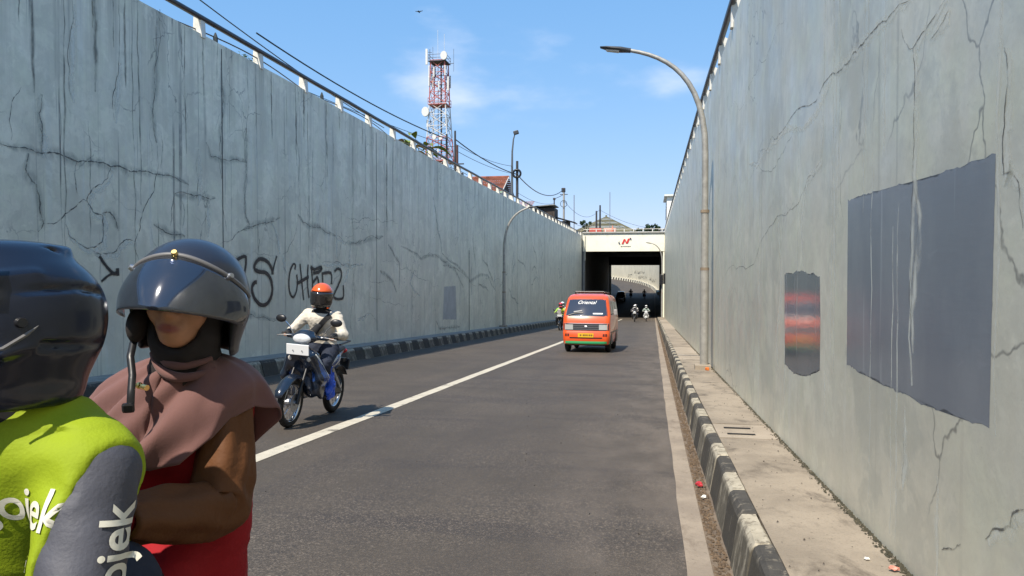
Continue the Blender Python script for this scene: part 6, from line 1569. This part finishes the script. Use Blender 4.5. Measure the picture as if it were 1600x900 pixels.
# -------- the man riding
DH = (-1.135, 1.115, 1.308); DA = head_frame(R(-24), R(-3), R(4))
f = Field((-1.590,0.460,.16),(-0.770,1.500,1.50),.009)
add_head(f, DH, DA)
f.cap((-1.155,1.160,1.12),(-1.150,1.125,1.24),.058,.056,.04)
f.cap((-1.210,1.200,.80),(-1.165,1.170,1.02),.120,.148,.08,flat=(1.06,.80,1)); f.ell((-1.155,1.160,1.075),(.200,.112,.075),.06); f.ell((-1.21,1.20,.72),(.14,.13,.10),.06)
DSL, DEL, DWL = (-0.975,1.140,1.045), (-0.905,1.005,.800), (-0.890,0.700,.960); DSR, DER, DWR = (-1.335,1.150,1.045), (-1.420,1.000,.80), (-1.460,0.700,.96)
for sh, el, wr_ in ((DSL,DEL,DWL),(DSR,DER,DWR)):
    f.cap(sh, el, .080,.068,.045); f.cap(el, wr_, .066,.045,.04); v = (Vector(wr_)-Vector(el)).normalized(); hp = Vector(wr_)+v*.055
    f.ell(tuple(hp),(.042,.045,.030),.02)
    for k in range(4): b0 = hp+v*.03+Vector(((k-1.5)*.020,0,0)); f.cap(tuple(b0),tuple(b0+Vector((0,-.012,-.022))),.011,.010,.006); f.cap(tuple(b0+Vector((0,-.012,-.022))),tuple(b0+Vector((0,.012,-.045))),.010,.009,.005)
    f.cap(tuple(hp+Vector((.03,0,-.01))),tuple(hp+Vector((.035,-.02,-.045))),.012,.010,.006)
for s in (-1,1):
    kn = (-1.165+s*.22,.94,.64); an = (-1.165+s*.19,1.14,.30)
    f.cap((-1.165+s*.10,1.28,.76), kn, .10,.078,.06); f.cap(kn, an, .068,.05,.04); f.cap(an,(-1.165+s*.19,.99,.255),.042,.036,.03,flat=(1.1,1,.8))
f.bump(lambda x,y,z: np.where(z < 1.13, .003*vnoise(x*10+z*8, y*10, z*14+x*9)+.008*np.abs(vnoise(x*13+z*17, y*11+z*8, z*15-x*11))*np.clip((x+1.08)/.1,.25,1), 0))
def dm(x,y,z):
    m = np.full(len(x), 1); m[z > 1.15] = 0; m[(z < .87) & (x < -.97)] = 2; m[z < .72] = 2; m[z < .30] = 3
    hand = (y < .64) & (z > .85); m[hand] = 0; return m
BODYV = f.v.copy()
drv = link('person', f.mesh('person', [M_FACE,M_JGREY,M_TROU,M_SHOE], dm)); tag(drv, 'rider in lime vest, grey sleeves and navy full-face helmet at the left edge', 'person')
# vest: a thin layer over the jacket that ends at the armhole seams and the neck
fv = Field((-1.590,0.460,.16),(-0.770,1.500,1.50),.009); fv.v = BODYV-.006
for sgn, Q in ((1, Vector((-.915,1.14,1.09))), (-1, Vector((-1.395,1.14,1.09)))):
    nn = Vector((sgn*.965,-.245,-.09)).normalized()
    fv.fn(lambda x,y,z: -(nn.x*(x-Q.x)+nn.y*(y-Q.y)+nn.z*(z-Q.z))+.006*np.sin(z*90)*0, .004, 'c')
for A_, B_ in ((DSL,DEL),(DSR,DER)):
    lo_ = tuple(Vector(A_)*.6+Vector(B_)*.4); fv.fn(lambda x,y,z: np.maximum(np.maximum(seg_d(x,y,z,lo_,B_)-.105, 1.095-y), z-.985), .004, 'c')
fv.fn(lambda x,y,z: z-.85, .01, 'c'); fv.fn(lambda x,y,z: 1.185-.25*(y-1.13)-z, .006, 'c')
fv.bump(lambda x,y,z: .004*vnoise(x*9+z*7, y*9, z*11)*0); f = fv
vst = link('vest', f.mesh('vest',[M_LIME_V]), None, drv)
f = Field((-1.330,0.980,1.12),(-0.970,1.300,1.30),.008); f.cap((-1.150,1.130,1.15),(-1.150,1.120,1.235),.095,.088,.03); f.cap((-1.150,1.120,1.1),(-1.150,1.115,1.4),.062,.062,.01,'c'); f.bump(lambda x,y,z: .006*vnoise(x*22,y*22,z*34)); link('collar', f.mesh('collar',[M_SCARF]), None, drv)
tv = bvh(vst.data)
def put_text(txt, size, origin, ux, uy, tree, d, off, parent, name='lettering', bold=.0):
    me = text_mesh(txt, size, 0, bold, 0, .012); o_ = Vector(origin); ux, uy = Vector(ux), Vector(uy)
    P_ = project([o_+ux*v.co.x+uy*v.co.y for v in me.vertices], tree, d, off, .35)
    L0 = [(me.vertices[e.vertices[0]].co-me.vertices[e.vertices[1]].co).length for e in me.edges]
    for v, q in zip(me.vertices, P_): v.co = q
    b = bmesh.new(); b.from_mesh(me); b.edges.ensure_lookup_table()
    bad = {f_ for e, l in zip(b.edges, L0) if e.calc_length() > max(.012, 3.5*l) for f_ in e.link_faces}
    bmesh.ops.delete(b, geom=list(bad), context='FACES'); b.to_mesh(me); b.free()
    return link(name, me, M_CREAMT, parent)
put_text('gojek', .088, (-1.034,0.990,1.003), (.985,.0,.03), (0,.1,1), tv, (0,1,0), .003, vst, bold=.0012)
put_text('oe', .046, (-1.010,0.990,.928), (.985,.0,.02), (0,.1,1), tv, (0,1,0), .003, vst, bold=.0006)
tb = bvh(drv.data); ax_ = (Vector(DSL)-Vector(DEL)).normalized(); vd = Vector((-.72,.66,-.12)).normalized(); up_ = vd.cross(ax_).normalized()
put_text('gojek', .082, Vector(DEL)*.50+Vector(DSL)*.50+Vector((.98,.19,0))*.052, ax_, -up_ if (-up_).x < 0 else up_, tb, vd, .004, drv, bold=.0016)
# full-face helmet
f = Field((-.20,-.26,-.22),(.20,.24,.21),.0065)
f.ell((0,.012,.025),(.136,.165,.142),.03); f.cap((0,.005,-.045),(0,.0,-.105),.122,.112,.05,flat=(1,1.14,1)); f.ell((0,-.115,-.090),(.085,.072,.050),.04); f.cap((0,-.04,.160),(0,.11,.148),.020,.014,.03,flat=(2.4,1,.8))
for s in (-1,1): f.cap((s*.100,-.095,.095),(s*.108,.02,.100),.016,.010,.012); f.cap((s*.128,-.08,-.045),(s*.130,.03,-.02),.010,.006,.012)
for s in (-1,1):
    for a_, b_ in (((s*.132,-.03,.075),(s*.118,.085,.070)),((s*.118,.085,.070),(s*.060,.160,.050)),((s*.136,.01,-.030),(s*.118,.095,-.045)),((s*.118,.095,-.045),(s*.070,.150,-.050)),((s*.060,-.10,.135),(s*.052,.08,.145))): f.cap(a_, b_, .0075, .006, .006, 'c')
f.ell((0,.0,-.05),(.100,.124,.145),.01,'c'); f.fn(lambda x,y,z: np.maximum(np.maximum(np.abs(z-.002)-.056, y+.060), np.abs(x)-.3),.012,'c'); f.fn(lambda x,y,z: z+.150+.10*(y+.02),.01,'c')
dh = link('helmet', f.mesh('helmet',[M_HK]), None, drv, DH, Matrix(DA).to_euler()); dh.scale = (.97,.99,.91); dh.location.z -= .012
vm = visor_mesh('visor', .045, .135, .140, .172, .012, 70); vm.transform(Matrix.Translation((0,0,.012))); vv = link('visor', vm, M_VISOR, dh); md = vv.modifiers.new('thickness','SOLIDIFY'); md.thickness = .003
for s in (-1,1): g = MB(); g.tube([(s*.132,-.02,.015),(s*.142,-.02,.015)], [.011,.008], 16); g.build('hinge', M_BLACK, dh, smooth=True)
g = MB(); g.tube([(.118,-.115,-.030),(.131,-.05,-.028),(.136,-.015,-.008),(.137,.005,.006)], [.002,.004,.004,.002], 6); g.build('accent_line', M_TRIM, dh, smooth=True)
# balaclava inside the helmet
f = Field((-.14,-.16,-.2),(.14,.16,.16),.008); f.ell((0,.012,.03),(.094,.112,.115),.02); f.ell((0,-.02,-.055),(.084,.094,.085),.03); f.ell((0,-.12,.015),(.062,.07,.030),.01,'c'); link('balaclava', f.mesh('balaclava',[M_SCARF]), None, drv, DH, Matrix(DA).to_euler())
# their motorcycle
b2 = copy_tree(bike); b2.name = 'motorcycle'; b2.location = (-1.175, .90, zr(1.0)-.05); b2.scale = (1,1.06,1)
for o in [c for c in b2.children if c.name.startswith(('grab_rail','rear_plate','tail_light'))]: bpy.data.objects.remove(o); b2.rotation_euler = (slope_rot[0],0,0); tag(b2, 'black motorcycle under the pair passing at the left edge, mostly out of view', 'motorcycle'); swap_mats(b2, {'bike navy paint': P_K, 'bike blue paint': P_K})
